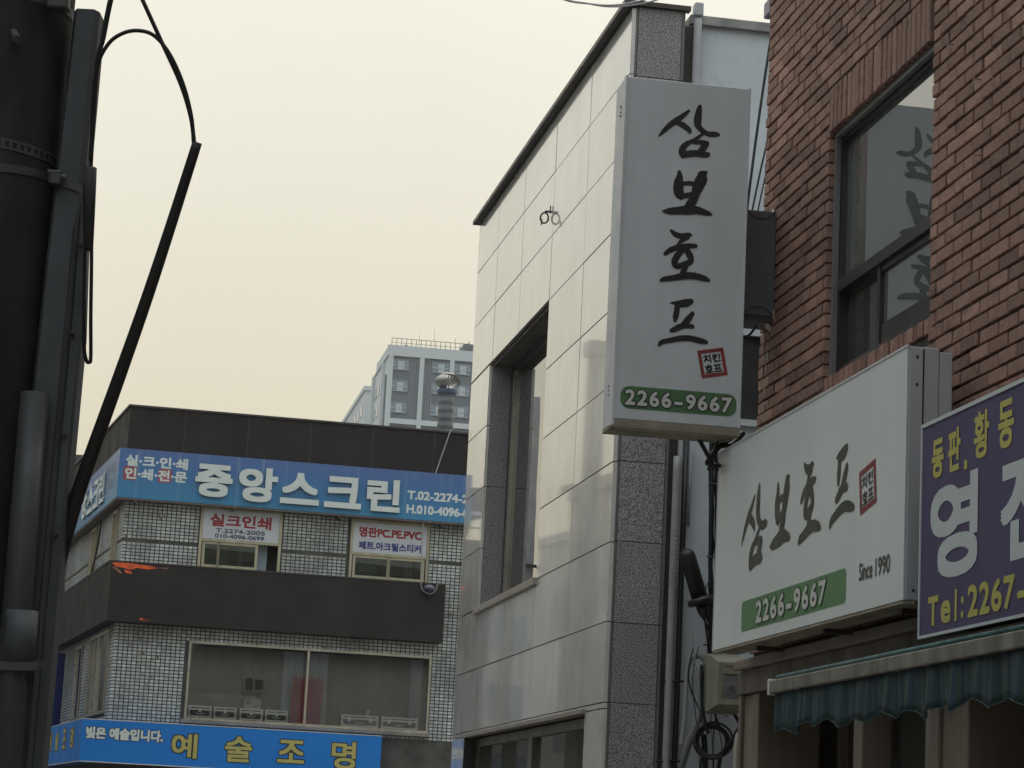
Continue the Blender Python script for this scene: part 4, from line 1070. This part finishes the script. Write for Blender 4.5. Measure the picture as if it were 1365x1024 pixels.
# shallow showroom behind the pane
rm = MB().box(x0-.1, x1+.1, .86, .88, z0-.1, z1+.1).box(x0-.1, x1+.1, .10, .86, z0-.1, z0+.02).box(x0-.1, x1+.1, .31, .86, z1+.0, z1+.05)
tb.part('room', rm, mat('showroom_wall', (.10,.095,.088), .8, var=.3, scale=1.5))
tb.part('shelf_back', MB().box(x0-.05, 3.0, .83, .855, 3.6, 4.1), mat('pale_board', (.22,.21,.19), .8, var=.2))
m_curt = mat('blue_grey_curtain', (.38,.44,.50), .9, var=.15, scale=2)
def curtain(xa, xb, ya, za, zb, lab_):
    mb = MB(); N = 40
    vs = [(xa+(xb-xa)*i/N, ya+.025*math.sin(i*1.3)+.01*math.sin(i*2.9), z_) for i in range(N+1) for z_ in (za, zb)]
    mb.add(vs, [(2*i, 2*i+2, 2*i+3, 2*i+1) for i in range(N)])
    o = tb.part('curtain', mb, m_curt, parent=bw_, label=lab_, smooth=True)
curtain(3.42, 3.80, .35, 3.62, 4.95, 'pale curtain left of the mullion'); curtain(3.90, 4.28, .38, 3.62, 4.95, 'pale curtain right of the mullion')
curtain(5.86, 6.10, .30, 3.62, 4.95, 'narrow curtain at the right end')
for cx, cz, rx in ((3.08,4.55,.27),(5.33,4.50,.22)):
    ov = MB().tube([(cx+rx*math.cos(a), -.004, cz+.115*math.sin(a)) for a in [2*math.pi*q/28 for q in range(29)]], .006, 4)
    if cx > 4: letters(ov, 'P', 5.27, 5.35, 4.46, 4.55, -.005)
    tb.part('oval_decal', ov, mat('pale_decal', (.13,.13,.12), .6), parent=bw_)
# flight cases on the sill
m_caseblk = mat('black_case_panel', (.02,.02,.02), .5)
m_casealu = mat('bright_aluminium', (.88,.89,.88), .4, metal=.1, var=.05)
def flight_case(xc, w, lab_, latches):
    zb, h, ya = 3.605, .215, .045
    T = Thing('flight_case', lab_, 'case', TF, (xc, ya+.12, zb), group='aluminium edged cases in the showroom window')
    T.part('body', MB().box(xc-w/2+.01, xc+w/2-.01, ya+.01, ya+.24, zb+.01, zb+h-.01), m_caseblk)
    T.part('edging', frame_bars(xc-w/2, xc+w/2, ya-.005, ya+.012, zb, zb+h, .028).box(xc-w/2+.028, xc+w/2-.028, ya-.003, ya+.009, zb+h*.62, zb+h*.62+.03), m_casealu)
    for lx in latches: T.part('latch', MB().box(xc+lx-.028, xc+lx+.028, ya-.015, ya-.005, zb+h*.45, zb+h*.80), m_casealu)
    T.part('handle', MB().tube([(xc-.07,ya-.01,zb+h*.42),(xc-.05,ya-.02,zb+h*.30),(xc+.05,ya-.02,zb+h*.30),(xc+.07,ya-.01,zb+h*.42)], .008, 5), m_casealu)
    for cx_ in (-1, 1):
        for cz_ in (0, 1): T.part('corner', MB().box(xc+cx_*(w/2-.018)-.02, xc+cx_*(w/2-.018)+.02, ya-.010, ya+.02, zb-.001+cz_*(h-.038), zb+.04+cz_*(h-.038)), m_casealu)
flight_case(1.885, .43, 'small aluminium edged case at the far left of the showroom window', (0,))
flight_case(2.355, .42, 'small aluminium edged case, second from the left of the showroom window', (0,))
flight_case(2.845, .43, 'small aluminium edged case with a white carton on it', (0,))
flight_case(3.32, .42, 'small aluminium edged case next to the curtain left of the mullion', (0,))
flight_case(4.90, .70, 'wide aluminium edged case just right of the curtain', (-.2,.2))
flight_case(5.66, .69, 'wide aluminium edged case at the far right of the showroom window', (-.2,.2))
ct = Thing('carton', 'small white carton standing on top of a case in the showroom window', 'box', TF, (2.86,.25,3.822))
ct.part('body', MB().box(2.70, 3.01, .07, .26, 3.823, 4.01), mat('white_card', (.45,.44,.38), .8, var=.1))
ct.part('print', MB().box(2.73, 2.82, .066, .069, 3.90, 3.98).box(2.86, 2.98, .066, .069, 3.86, 3.88), mat('card_print', (.2,.19,.15), .8))
single('figurine', MB().lathe(5.05, .16, [(.05,3.822),(.055,3.835),(.02,3.85),(.035,3.88),(.05,3.91),(.03,3.94)], 10), mat('white_ceramic', (.5,.5,.47), .3), 'small white ornament on the wide case right of the curtain', 'ornament', TF, (5.05,.28,3.822))

def poster_window(i, x0, x1, z0, z1, zsplit, lab_, lines, panes):
    w_ = tb.part('window', frame_bars(x0-.03, x1+.03, -.04, .05, z0, z1+.03, .05).box(x0+.02, x1-.02, -.035, .04, zsplit-.05, zsplit), m_cream)
    tb.part('header', MB().box(x0-.04, x1+.04, -.05, .05, z1+.032, z1+.09), mat('rust_header', (.16,.11,.08), .7, var=.3), parent=w_)
    for (a, b_, op) in panes:
        if op == 'sash':
            tb.part('sash', frame_bars(a, b_, -.02, .025, z0+.05, zsplit-.052, .05), m_cream, parent=w_)
            tb.part('pane', MB().box(a+.05, b_-.05, .0, .006, z0+.10, zsplit-.102), glass('green_glass', tint=(.50,.60,.56), keep=.93, film=(.2,.24,.22)), parent=w_)
    tb.part('room', MB().box(x0-.1, x1+.1, .32, .34, z0-.1, z1+.1), m_inside)
    tb.part('curtain', MB().box(x0+.1, x0+.55, .2, .21, z0, zsplit).box(x0+.75, x0+.83, .2, .21, z0, zsplit).box(x1-.4, x1-.2, .2, .21, z0, zsplit), m_curt, parent=w_)
    T = Thing('poster_board', lab_, 'sign', TF, ((x0+x1)/2, -.02, zsplit))
    bd_ = T.part('board', MB().box(x0+.022, x1-.022, -.028, -.012, zsplit+.002, z1-.022), mat('white_banner', (.56,.57,.60), .55, var=.04))
    for body, a, b_, c, d, bo_, m_ in lines:
        t = MB(); letters(t, body, a, b_, c, d, -.0295, bo_); T.part('lettering', t, m_, parent=bd_)
m_redtx = mat('red_text', (.30,.015,.025), .5); m_navy = mat('navy_text', (.03,.035,.07), .5); m_navy2 = mat('blue_text', (.04,.05,.20), .5)
poster_window(0, wins_f[1][0], wins_f[1][1], 6.36, 7.53, 6.95, 'white window poster with large red letters and two phone numbers',
    (('실크인쇄', 1.81, 2.97, 7.19, 7.43, .009, m_redtx), ('T.2274-2005', 1.93, 2.86, 7.075, 7.155, .003, m_navy), ('010-4096-0699', 1.92, 2.85, 6.975, 7.055, .003, m_navy)),
    ((1.70, 2.03, 'sash'), (1.98, 2.75, 'sash')))
poster_window(1, wins_f[2][0], wins_f[2][1], 6.36, 7.50, 6.90, 'white window poster with a red line over a blue line of letters',
    (('명판PC.PE.PVC', 4.66, 5.87, 7.20, 7.40, .008, m_redtx), ('페트.아크릴스티커', 4.66, 5.87, 6.96, 7.12, .007, m_navy2)),
    ((4.57, 5.28, 'sash'), (5.24, 5.96, 'sash')))
# flank windows
for k, (a, b_, c, d) in enumerate(wins_s):
    mb = MB()
    def bar(p, q, r_, s_):
        mb.add([sidept(p,-.04,r_),sidept(q,-.04,r_),sidept(q,.05,r_),sidept(p,.05,r_),sidept(p,-.04,s_),sidept(q,-.04,s_),sidept(q,.05,s_),sidept(p,.05,s_)],
               [(0,3,2,1),(4,5,6,7),(0,1,5,4),(1,2,6,5),(2,3,7,6),(3,0,4,7)])
    bar(a-.02,b_+.02,c-.02,c+.03); bar(a-.02,b_+.02,d-.03,d+.02); bar(a-.02,a+.03,c+.03,d-.03); bar(b_-.03,b_+.02,c+.03,d-.03)
    if b_-a > 2: bar((a+b_)/2-.03,(a+b_)/2+.03,c+.03,d-.03); bar((a+b_)/2+.7,(a+b_)/2+.74,c+.03,d-.03)
    w_ = tb.part('window', mb, m_cream if k < 2 else m_alu)
    pm = MB().add([sidept(a+.03,.0,c+.03),sidept(b_-.03,.0,c+.03),sidept(b_-.03,.0,d-.03),sidept(a+.03,.0,d-.03)], [(0,1,2,3)])
    tb.part('pane', pm, m_glass if k < 3 else m_glass_dark, parent=w_)
    tb.part('room', MB().add([sidept(a-.1,.6,c-.1),sidept(b_+.1,.6,c-.1),sidept(b_+.1,.6,d+.1),sidept(a-.1,.6,d+.1)], [(0,1,2,3)]), m_inside)
gu = MB(); gu.tube(smooth_path([sidept(3.0,-.05,7.5), sidept(3.2,-.06,7.0), sidept(3.7,-.06,6.6), sidept(3.9,-.06,6.4)]), .02, 5)
tb.part('cable', gu, m_black)
single('blue_banner', MB().add([sidept(7.2,-.06,3.5),sidept(6.9,-.55,3.5),sidept(6.9,-.55,5.1),sidept(7.2,-.06,5.1),sidept(7.25,-.06,3.5),sidept(6.95,-.55,3.5),sidept(6.95,-.55,5.1),sidept(7.25,-.06,5.1)], [(0,1,2,3),(7,6,5,4),(0,4,5,1),(3,2,6,7),(1,5,6,2)]), mat('deep_blue_banner', (.02,.035,.16), .5), 'narrow deep blue banner at the far left end of the tiled flank', 'banner', TF, sidept(7.2,-.06,3.5))

# thin wires and globe in front of the tiled building
single('stay_wire', MB().tube([(6.31,-.1,9.40),(6.03,-.27,8.50)], .012, 5), mat('grey_wire', (.3,.3,.29), .5), 'thin pale wire dropping from the roof edge over the blue sign', 'wire', TF, (6.31,-.1,9.4))
hg = Thing('hanging_globe', 'small clear globe lamp in a wire loop hanging in front of the dark band', 'lamp', TF, (6.0,-.45,6.3))
hg.part('wire', MB().tube(smooth_path([(5.82,-.4,7.5),(5.83,-.42,6.6),(5.84,-.45,6.32),(5.90,-.45,6.20),(6.02,-.45,6.16),(6.12,-.45,6.22),(6.16,-.45,6.36)]), .011, 5), mat('grey_wire', (.3,.3,.29), .5))
gm = bpy.data.materials.new('clear_globe'); gm.use_nodes = True
gp = gm.node_tree.nodes['Principled BSDF']; gp.inputs['Base Color'].default_value = (.10,.09,.14,1); gp.inputs['Roughness'].default_value = .08; gp.inputs['Coat Weight'].default_value = .6
hg.part('globe', MB().lathe(6.0, -.45, [(.01,6.19),(.07,6.205),(.11,6.24),(.12,6.265),(.10,6.30),(.05,6.33),(.01,6.335)], 16), gm, smooth=True)
# roof turbine vent
tv = Thing('turbine_vent', 'ribbed grey roof vent pipe with a round metal turbine head', 'vent', TF, (6.35,1.2,9.4))
VX, VY = 6.42, 1.2
pr = []
for i in range(22): pr += [(.155 + (.012 if i % 2 else 0), 8.6+i*.083)]
tv.part('duct', MB().lathe(VX, VY, pr, 20), mat('zinc_duct', (.16,.17,.18), .5, metal=.5, var=.15), smooth=False)
tv.part('collar', MB().lathe(VX, VY, [(.19,10.33),(.20,10.37),(.20,10.42),(.16,10.44)], 20), mat('blue_grey_collar', (.07,.10,.16), .5))
hd = MB()
for k in range(22):
    a0 = 2*math.pi*k/22; w0 = .20
    col = []
    for q in range(9):
        th = math.pi*(q/8); r_ = .12 + .145*math.sin(th); zz = 10.44 + .30*(q/8); col.append((r_, zz, a0 + .5*(q/8)))
    vs = []
    for r_, zz, a in col:
        vs += [(VX+r_*math.cos(a), VY+r_*math.sin(a), zz), (VX+(r_-.035)*math.cos(a+w0), VY+(r_-.035)*math.sin(a+w0), zz)]
    hd.add(vs, [(2*q, 2*q+1, 2*q+3, 2*q+2) for q in range(8)])
hd.lathe(VX, VY, [(.14,10.73),(.12,10.76),(.03,10.78)], 16)
tv.part('turbine', hd, mat('galvanised', (.36,.35,.33), .35, metal=.7, var=.2), smooth=False)

# ------------------------------------------------------------------ far tower
at = Thing('apartment_tower', 'tall grey and white apartment tower rising far behind the tiled building', 'building', AT, (6,8,0))
m_tw = mat('tower_white', (.56,.60,.62), .8, var=.03, scale=.1); m_tg = mat('tower_grey', (.13,.15,.17), .8, var=.05, scale=.1)
m_tgl = mat('tower_window', (.20,.25,.30), .2, var=.15, scale=.3, coat=.3)
at.part('wall', MB().box(.7, 26, .6, 16, 0, 60.7), m_tw)
at.part('parapet', MB().box(.5, 26.2, 0, .7, 60.75, 62.1).box(.5, .9, .7, 12.4, 60.75, 61.9), m_tw)
for x in (.7, 4.62, 8.45, 12.2, 16, 20, 24): at.part('pier', MB().box(x-.02 if x > 1 else .7, x+.55, 0, .6, 30, 60.74), m_tw)
for zb in (52.5, 44.3, 36.1): at.part('floor_band', MB().box(1.0, 26, .02, .58, zb-.35, zb+.3), m_tw)
px_ = [(1.17,4.6),(5.17,8.43),(9.0,12.18),(12.75,15.98),(16.55,19.98),(20.55,23.98)]
for k, (a, b_) in enumerate(px_):
    for top, bot in ((60.74, 52.8), (52.1, 44.6), (43.9, 36.4)):
        at.part('balcony_panel', MB().box(a, b_, .35, .61, bot, top), m_tg)
        ribs = MB()
        ra, rb_ = (a+2.15, b_) if k % 2 == 0 else (a, a+1.05)
        q = ra+.1
        while q < rb_: ribs.box(q, q+.13, .27, .349, bot, top); q += .3
        at.part('rib_panel', ribs, mat('tower_rib', (.20,.22,.24), .8))
        wa_, wb_ = (a+.05, a+2.1) if k % 2 == 0 else (a+1.1, b_-.05)
        for f_ in range(3):
            z1_ = top - .35 - f_*2.72
            if z1_-1.4 < bot: continue
            w_ = at.part('window', MB().box(wa_, wb_, .22, .34, z1_-1.38, z1_), m_tgl)
            at.part('railing', MB().box(wa_, wb_, .10, .13, z1_-1.38, z1_-1.32).box(wa_, wb_, .10, .13, z1_-.80, z1_-.72).box((wa_+wb_)/2-.35, (wa_+wb_)/2+.45, .14, .2, z1_-1.3, z1_-.25), mat('tower_rail', (.45,.49,.52), .5), parent=w_)
rl = MB()
q = 1.0
while q < 12: rl.box(q, q+.07, 1.0, 1.07, 61.6, 63.2); q += .62
rl.box(1.0, 11, 1.0, 1.05, 63.15, 63.22).box(1.0, 11, 1.0, 1.05, 62.6, 62.65)
for q in (4.5, 6.4, 9.1): rl.box(q, q+.04, 1.3, 1.34, 61.6, 63.9+(q == 6.4)*.9)
at.part('roof_railing', rl, mat('roof_rail', (.16,.15,.15), .7))
at.part('roof_box', MB().box(10.3, 14, 2, 6, 61.6, 63.4).box(2.7,3.2,2,2.5,61.6,62.6), m_tg)
at.part('roof_fin', MB().add([(9.6,1.2,61.6),(10.9,1.2,61.6),(10.9,1.2,63.6),(9.6,1.5,61.6),(10.9,1.5,61.6),(10.9,1.5,63.6)], [(0,1,2),(5,4,3),(0,2,5,3),(1,4,5,2)]), m_tg)
# flank windows, built on x=.7 plane facing left
for (ya, yb) in ((2.2,3.1),(5.8,8.0),(9.0,11.2),(12.2,14.4)):
    for f_ in range(8):
        zz = 58.6 - f_*2.72
        w_ = at.part('window', MB().box(.62, .70, ya, yb, zz-1.3, zz), m_tgl)
at.part('flank_pier', MB().box(.35, .69, 4.2, 4.9, 30, 60.7).box(.35,.69,15,16,30,60.7), m_tw)
at.part('stair_louvre', MB().box(.5, .69, 1.4, 1.8, 34, 58.5), m_tg)
at.part('roof_step', MB().box(.55, .9, 12.5, 16, 60.7, 61.0), m_tw)
at2 = Thing('apartment_tower', 'lower pale wing of the far apartment tower, just left of its main block', 'building', AT, (-2,52,0))
at2.part('wall', MB().box(.1, 14, 21, 60, 0, 59.9), m_tw)
for f_ in range(6):
    for ya in (23, 27, 31, 35, 39): at2.part('window', MB().box(.02, .10, ya, ya+2.4, 58.2-f_*2.72-1.4, 58.2-f_*2.72), m_tgl)
at2.part('parapet', MB().box(-.1, 14.2, 20.8, 60, 59.9, 60.5), m_tw)

# low building seen at the left between the pole and the tiled building
bk = Thing('back_building', 'dark low building with a roof railing just behind the cables at the left', 'building', WORLD, (-12.5,62,0))
bk.part('wall', MB().box(-13.4, -9.6, 60.5, 70, 0, 9.35), mat('dark_facade', (.10,.10,.105), .8, var=.2))
bk.part('roof', MB().box(-13.5, -9.5, 60.2, 70, 10.15, 10.7), mat('dark_roof', (.06,.06,.062), .6, var=.2))
bk.part('eaves_trim', MB().box(-13.5, -9.5, 60.1, 60.2, 9.95, 10.05), m_signframe)
rl = MB()
for q in range(11): rl.box(-13.3+q*.34, -13.27+q*.34, 60.3, 60.33, 9.35, 9.95)
rl.box(-13.4, -9.6, 60.3, 60.33, 9.62, 9.66)
bk.part('railing', rl, m_signside)
bk.part('sign_plate', MB().box(-11.35, -11.1, 60.2, 60.25, 8.9, 9.4), m_signframe)

# ------------------------------------------------------------------ the rest of the street, mostly seen mirrored in the stone and glass, plus unseen blocks for shade
def plain_building(label_, x0, x1, y0_, y1_, h, col, floors, m_name, face='', glassy=m_tgl):
    T = Thing('street_building', label_, 'building', WORLD, ((x0+x1)/2, (y0_+y1_)/2, 0))
    m_ = mat(m_name, col, .8, var=.08, scale=.4, streak=.15)
    T.part('wall', MB().box(x0, x1, y0_, y1_, 0, h), m_)
    T.part('parapet', MB().box(x0-.08, x1+.08, y0_-.08, y1_+.08, h, h+.35), m_)
    fh = (h-.6)/floors
    for f_ in range(floors):
        za = .9+f_*fh; zb = za+fh*.5
        if 'r' in face:
            q = y0_+.8
            while q+1.6 < y1_: T.part('window', MB().box(x1, x1+.04, q, q+1.6, za, zb), glassy); q += 2.5
        if 'f' in face:
            q = x0+.8
            while q+1.6 < x1: T.part('window', MB().box(q, q+1.6, y1_, y1_+.04, za, zb), glassy); q += 2.5
        if 'n' in face:
            q = x0+.8
            while q+1.6 < x1: T.part('window', MB().box(q, q+1.6, y0_-.04, y0_, za, zb), glassy); q += 2.5
    return T
plain_building('beige three storey building across the street, mirrored in the polished stone', -30, -16.38, 52, 62.83, 11.0, (.42,.40,.36), 3, 'beige_render', 'r')
plain_building('slim grey chimney shaft across the street, mirrored in the polished stone', -13.46, -13.08, 53.2, 53.55, 13.05, (.24,.24,.235), 1, 'grey_render', '')
plain_building('brown brick shop block across the street, mirrored in the stone facade', -34, -14.8, 20, 47, 8.6, (.34,.30,.27), 3, 'brown_render', 'r')
plain_building('distant grey block across the street, mirrored low in the tall window', -40, -25.8, 78, 90.3, 13.2, (.42,.42,.41), 3, 'low_render', 'r')
plain_building('unseen grey office block on the left behind the viewer, brought close to shade the street', -22, -5.8, -30, 14, 10.5, (.27,.27,.26), 3, 'office_render', 'rf')  # out of view; pulled close to the road to shade the lower walls
plain_building('pale block closing the street behind the viewer', -9, 10, -30, -22, 13.0, (.36,.35,.32), 4, 'pale_render', 'f')
plain_building('unseen brown block on the right behind the viewer, shaped to block the rear sky', 2.95, 14, -24, 6.2, 11.0, (.22,.16,.13), 3, 'maroon_render', 'f')  # out of view; sized and placed to hide rear sky from the alley wall
plain_building('unseen grey terrace outside the left edge, added to shade the street', -22, -9.4, 12, 38, 10.2, (.30,.29,.27), 3, 'shade_terrace_render', 'r')  # out of view; added to darken the lower fronts on the right
plain_building('unseen block added to shade the narrow alley', 3.4, 9, 14.4, 17.9, 7.0, (.2,.19,.18), 2, 'alley_shade_render', '')  # hidden from the camera; added to take light off the alley wall
plain_building('far pale apartment row closing the view across the street', -70, -21, 100, 112, 12.5, (.40,.40,.39), 4, 'far_row_render', 'n')
rd = Thing('red_banner', 'red banner with white figures on the block behind the viewer, mirrored in the shop window', 'banner', WORLD, (-5,-21.8,6))
rdp = rd.part('cloth', MB().box(-6.5, -1.5, -21.9, -21.8, 6.2, 8.6), mat('red_banner_cloth', (.42,.03,.04), .6))
rp_ = Thing('street_pole', 'bare concrete pole across the street, mirrored in the tall window', 'pole', WORLD, (-13.58,59.52,0))
rp_.part('shaft', MB().lathe(-13.58, 59.52, [(.2,0),(.14,13.1)], 12), mat('concrete_pole', (.28,.27,.26), .85, var=.1), smooth=True)
rp_.part('crossarm', MB().box(-14.2, -13.2, 59.27, 59.34, 8.6, 8.68), m_darkmetal)

# ------------------------------------------------------------------ near pole at the left edge
up_ = Thing('utility_pole', 'dark concrete utility pole filling the left edge, strapped with bands and a cable guard', 'pole', WORLD, (-1.57,6.5,0))
def pax(z_): return Vector((-1.50 + .005*z_, 6.5, z_))
m_pole = mat('dark_pole_concrete', (.045,.040,.036), .9, ior=1.25, var=.22, scale=5, bump=.002, bscale=50, streak=.3, spots=.3)
up_.part('shaft', MB().tube([pax(z_) for z_ in (0,1,2,3,4,5,8,11)], [.21,.204,.197,.190,.184,.178,.16,.14], 40), m_pole, smooth=True)
m_guard = mat('galvanised_guard', (.085,.093,.10), .6, metal=.1, spots=.3, var=.18, scale=4, streak=.2)
def guard(xs_, y0_, y1_, c=.012):
    mb = MB(); vs = []
    for z_, a, b_ in xs_: vs += [(a, y0_+c*2, z_), (a+c, y0_, z_), (b_-c, y0_, z_), (b_, y0_+c*2, z_), (b_, y1_, z_), (a, y1_, z_)]
    fs = [(i*6+j, i*6+(j+1)%6, (i+1)*6+(j+1)%6, (i+1)*6+j) for i in range(len(xs_)-1) for j in range(6)]
    fs += [tuple(range(6))[::-1], tuple(range(6*len(xs_)-6, 6*len(xs_)))]
    return mb.add(vs, fs)
up_.part('cable_guard', guard([(0,-1.31,-1.205),(2.4,-1.305,-1.205),(3.1,-1.292,-1.206),(3.82,-1.275,-1.203)], 6.385, 6.50), m_guard)
up_.part('cable_guard', guard([(0,-1.215,-1.178),(1.7,-1.213,-1.184),(2.47,-1.212,-1.181),(2.9,-1.210,-1.177),(3.26,-1.212,-1.196)], 6.40, 6.49, .006), m_guard)
up_.part('guard_seam', MB().tube([(-1.222, 6.384, 0.2), (-1.222, 6.384, 2.0), (-1.219, 6.384, 3.2)], .003, 5), m_darkmetal)
for zz in (2.35, 2.62, 2.9, 3.15): up_.part('guard_bolt', MB().tube([(-1.200,6.405,zz),(-1.198,6.385,zz)], .006, 6), m_darkmetal)
m_steel = mat('pipe_steel', (.045,.047,.05), .6, metal=.1, var=.15, streak=.2)
up_.part('guard_pipe', MB().tube([(-1.245,6.34,0),(-1.255,6.34,1.2),(-1.272,6.34,2.1),(-1.278,6.35,2.72)], [.042,.041,.040,.038], 20), m_steel, smooth=True)
up_.part('pipe_coupling', MB().tube([(-1.259,6.34,1.985),(-1.262,6.34,2.135)], .046, 20), m_guard, smooth=True)
# bands
def ring(zc, h, holes, ry=.185, tilt=.0, name='strap'):
    mb = MB(); N = 110; c = pax(zc)
    def P(a, r_, z_): return (c.x + r_*math.cos(a), c.y + r_*math.sin(a), z_ + tilt*math.cos(a))
    for i in range(N):
        a0, a1 = 2*math.pi*i/N, 2*math.pi*(i+1)/N
        rr = ry + (.03 if False else 0)
        segs = [(0, h)] if (not holes or i % 2 == 0) else [(0, h*.25), (h*.75, h)]
        for p, q in segs:
            v_ = [P(a0,rr,zc+p),P(a1,rr,zc+p),P(a1,rr,zc+q),P(a0,rr,zc+q),P(a0,rr-.004,zc+p),P(a1,rr-.004,zc+p),P(a1,rr-.004,zc+q),P(a0,rr-.004,zc+q)]
            mb.add(v_, [(0,1,2,3),(7,6,5,4),(0,4,5,1),(3,2,6,7)])
    return mb
m_strap = mat('steel_strap', (.085,.085,.085), .5, metal=.3, var=.15)
up_.part('perforated_strap', ring(3.392, .030, True, .1895, -.012), m_strap)
up_.part('strap', ring(3.318, .024, False, .1905, .012), m_strap)
up_.part('strap_buckle', MB().rbox(-1.292, -1.262, 6.355, 6.385, 3.305, 3.345, .004).tube([(-1.30,6.36,3.34),(-1.25,6.365,3.325)], .007, 6), m_strap)
up_.part('strap_tail', MB().add([(-1.30,6.378,3.345),(-1.198,6.380,3.308),(-1.198,6.380,3.288),(-1.30,6.378,3.318)], [(0,3,2,1)]), m_strap)
up_.part('strap', ring(3.82, .03, False, .186, .0), m_strap)
up_.part('clamp', MB().rbox(-1.34, -1.28, 6.33, 6.38, 3.80, 3.87, .008), m_strap)
up_.part('strap', ring(1.99, .022, False, .207, .0), m_strap)
up_.part('strap', MB().add([(-1.32,6.30,1.975),(-1.24,6.29,1.975),(-1.20,6.30,1.98),(-1.180,6.34,1.99),(-1.32,6.30,1.998),(-1.24,6.29,1.998),(-1.20,6.30,2.003),(-1.180,6.34,2.012)],[(0,1,5,4),(1,2,6,5),(2,3,7,6)]), m_strap)
up_.part('step_bolt', MB().tube([(-1.425,6.34,3.73),(-1.395,6.26,3.68)], [.010,.012], 8), m_strap)

def P65(x, y): 
    """a point 6.5 m ahead on the sight line used for surveying the cables"""
    d = fwd + right*((x-682.5)/3200) - up*((y-512)/3200)
    return Vector((0,0,1.6)) + d*6.5
def cable(label_, pts, r, n_=8, m_=None):
    p = smooth_path([tuple(P65(*q)) for q in pts], 6)
    rr = r if not isinstance(r, tuple) else [r[0]+(r[1]-r[0])*i/(len(p)-1) for i in range(len(p))]
    o = single('cable', MB().tube(p, rr, n_), m_ or m_black, label_, 'cable', WORLD, tuple(p[0]), smooth=True)
cable('black cable coming down from the top into the upper end of the thick slanting sheath', [(150,-90),(190,0),(215,55),(240,110),(254,155),(259,192)], .0058)
cable('black cable arching from beside the pole over to the slanting sheath', [(121,230),(124,140),(130,88),(145,58),(165,44),(186,41),(206,48),(226,72),(244,112),(255,155),(258,190)], .0055)
cable('black cable climbing steeply beside the pole to the top edge', [(172,-100),(148,0),(138,50),(129,90),(121,215)], .0065)
cable('hair thin wire just left of the steep cable', [(160,-90),(144,0),(133,52)], .0012, 5)
cable('black cable dropping to a tight loop beside the pole', [(113,240),(113,330),(112,400),(112,460),(115,480),(119,483),(121,475),(121,420),(122,330),(120,250)], .0052)
cable('thick black sheath slanting from upper right down to the pole foot', [(263,190),(228,300),(195,400),(158,505),(122,605),(100,670),(80,740),(62,810),(52,880)], (.0135,.025), 14, mat('black_sheath', (.016,.014,.013), .55, var=.15))
single('cable_sleeve', MB().tube([P65(121,222), P65(121,224), P65(120,262), P65(119,335)], [.010,.0165,.0155,.0105], 12), mat('dark_grey_cap', (.04,.04,.042), .6), 'dark grey tapered sleeve over the cable beside the pole', 'sleeve', WORLD, tuple(P65(121,222)), smooth=True)

# ------------------------------------------------------------------ haze
hz = struct('haze', MB().box(-150, 150, -60, 420, -1.2, 74), None)
hz['kind'] = 'stuff'
hm = bpy.data.materials.new('smog'); hm.use_nodes = True
hn = hm.node_tree.nodes; hn.clear()
ho_ = hn.new('ShaderNodeOutputMaterial'); pvn = hn.new('ShaderNodeVolumePrincipled')
pvn.inputs['Color'].default_value = (.93,.94,.95,1); pvn.inputs['Density'].default_value = .0003; pvn.inputs['Anisotropy'].default_value = .3
hm.node_tree.links.new(pvn.outputs[0], ho_.inputs['Volume'])
hz.data.materials.clear(); hz.data.materials.append(hm)
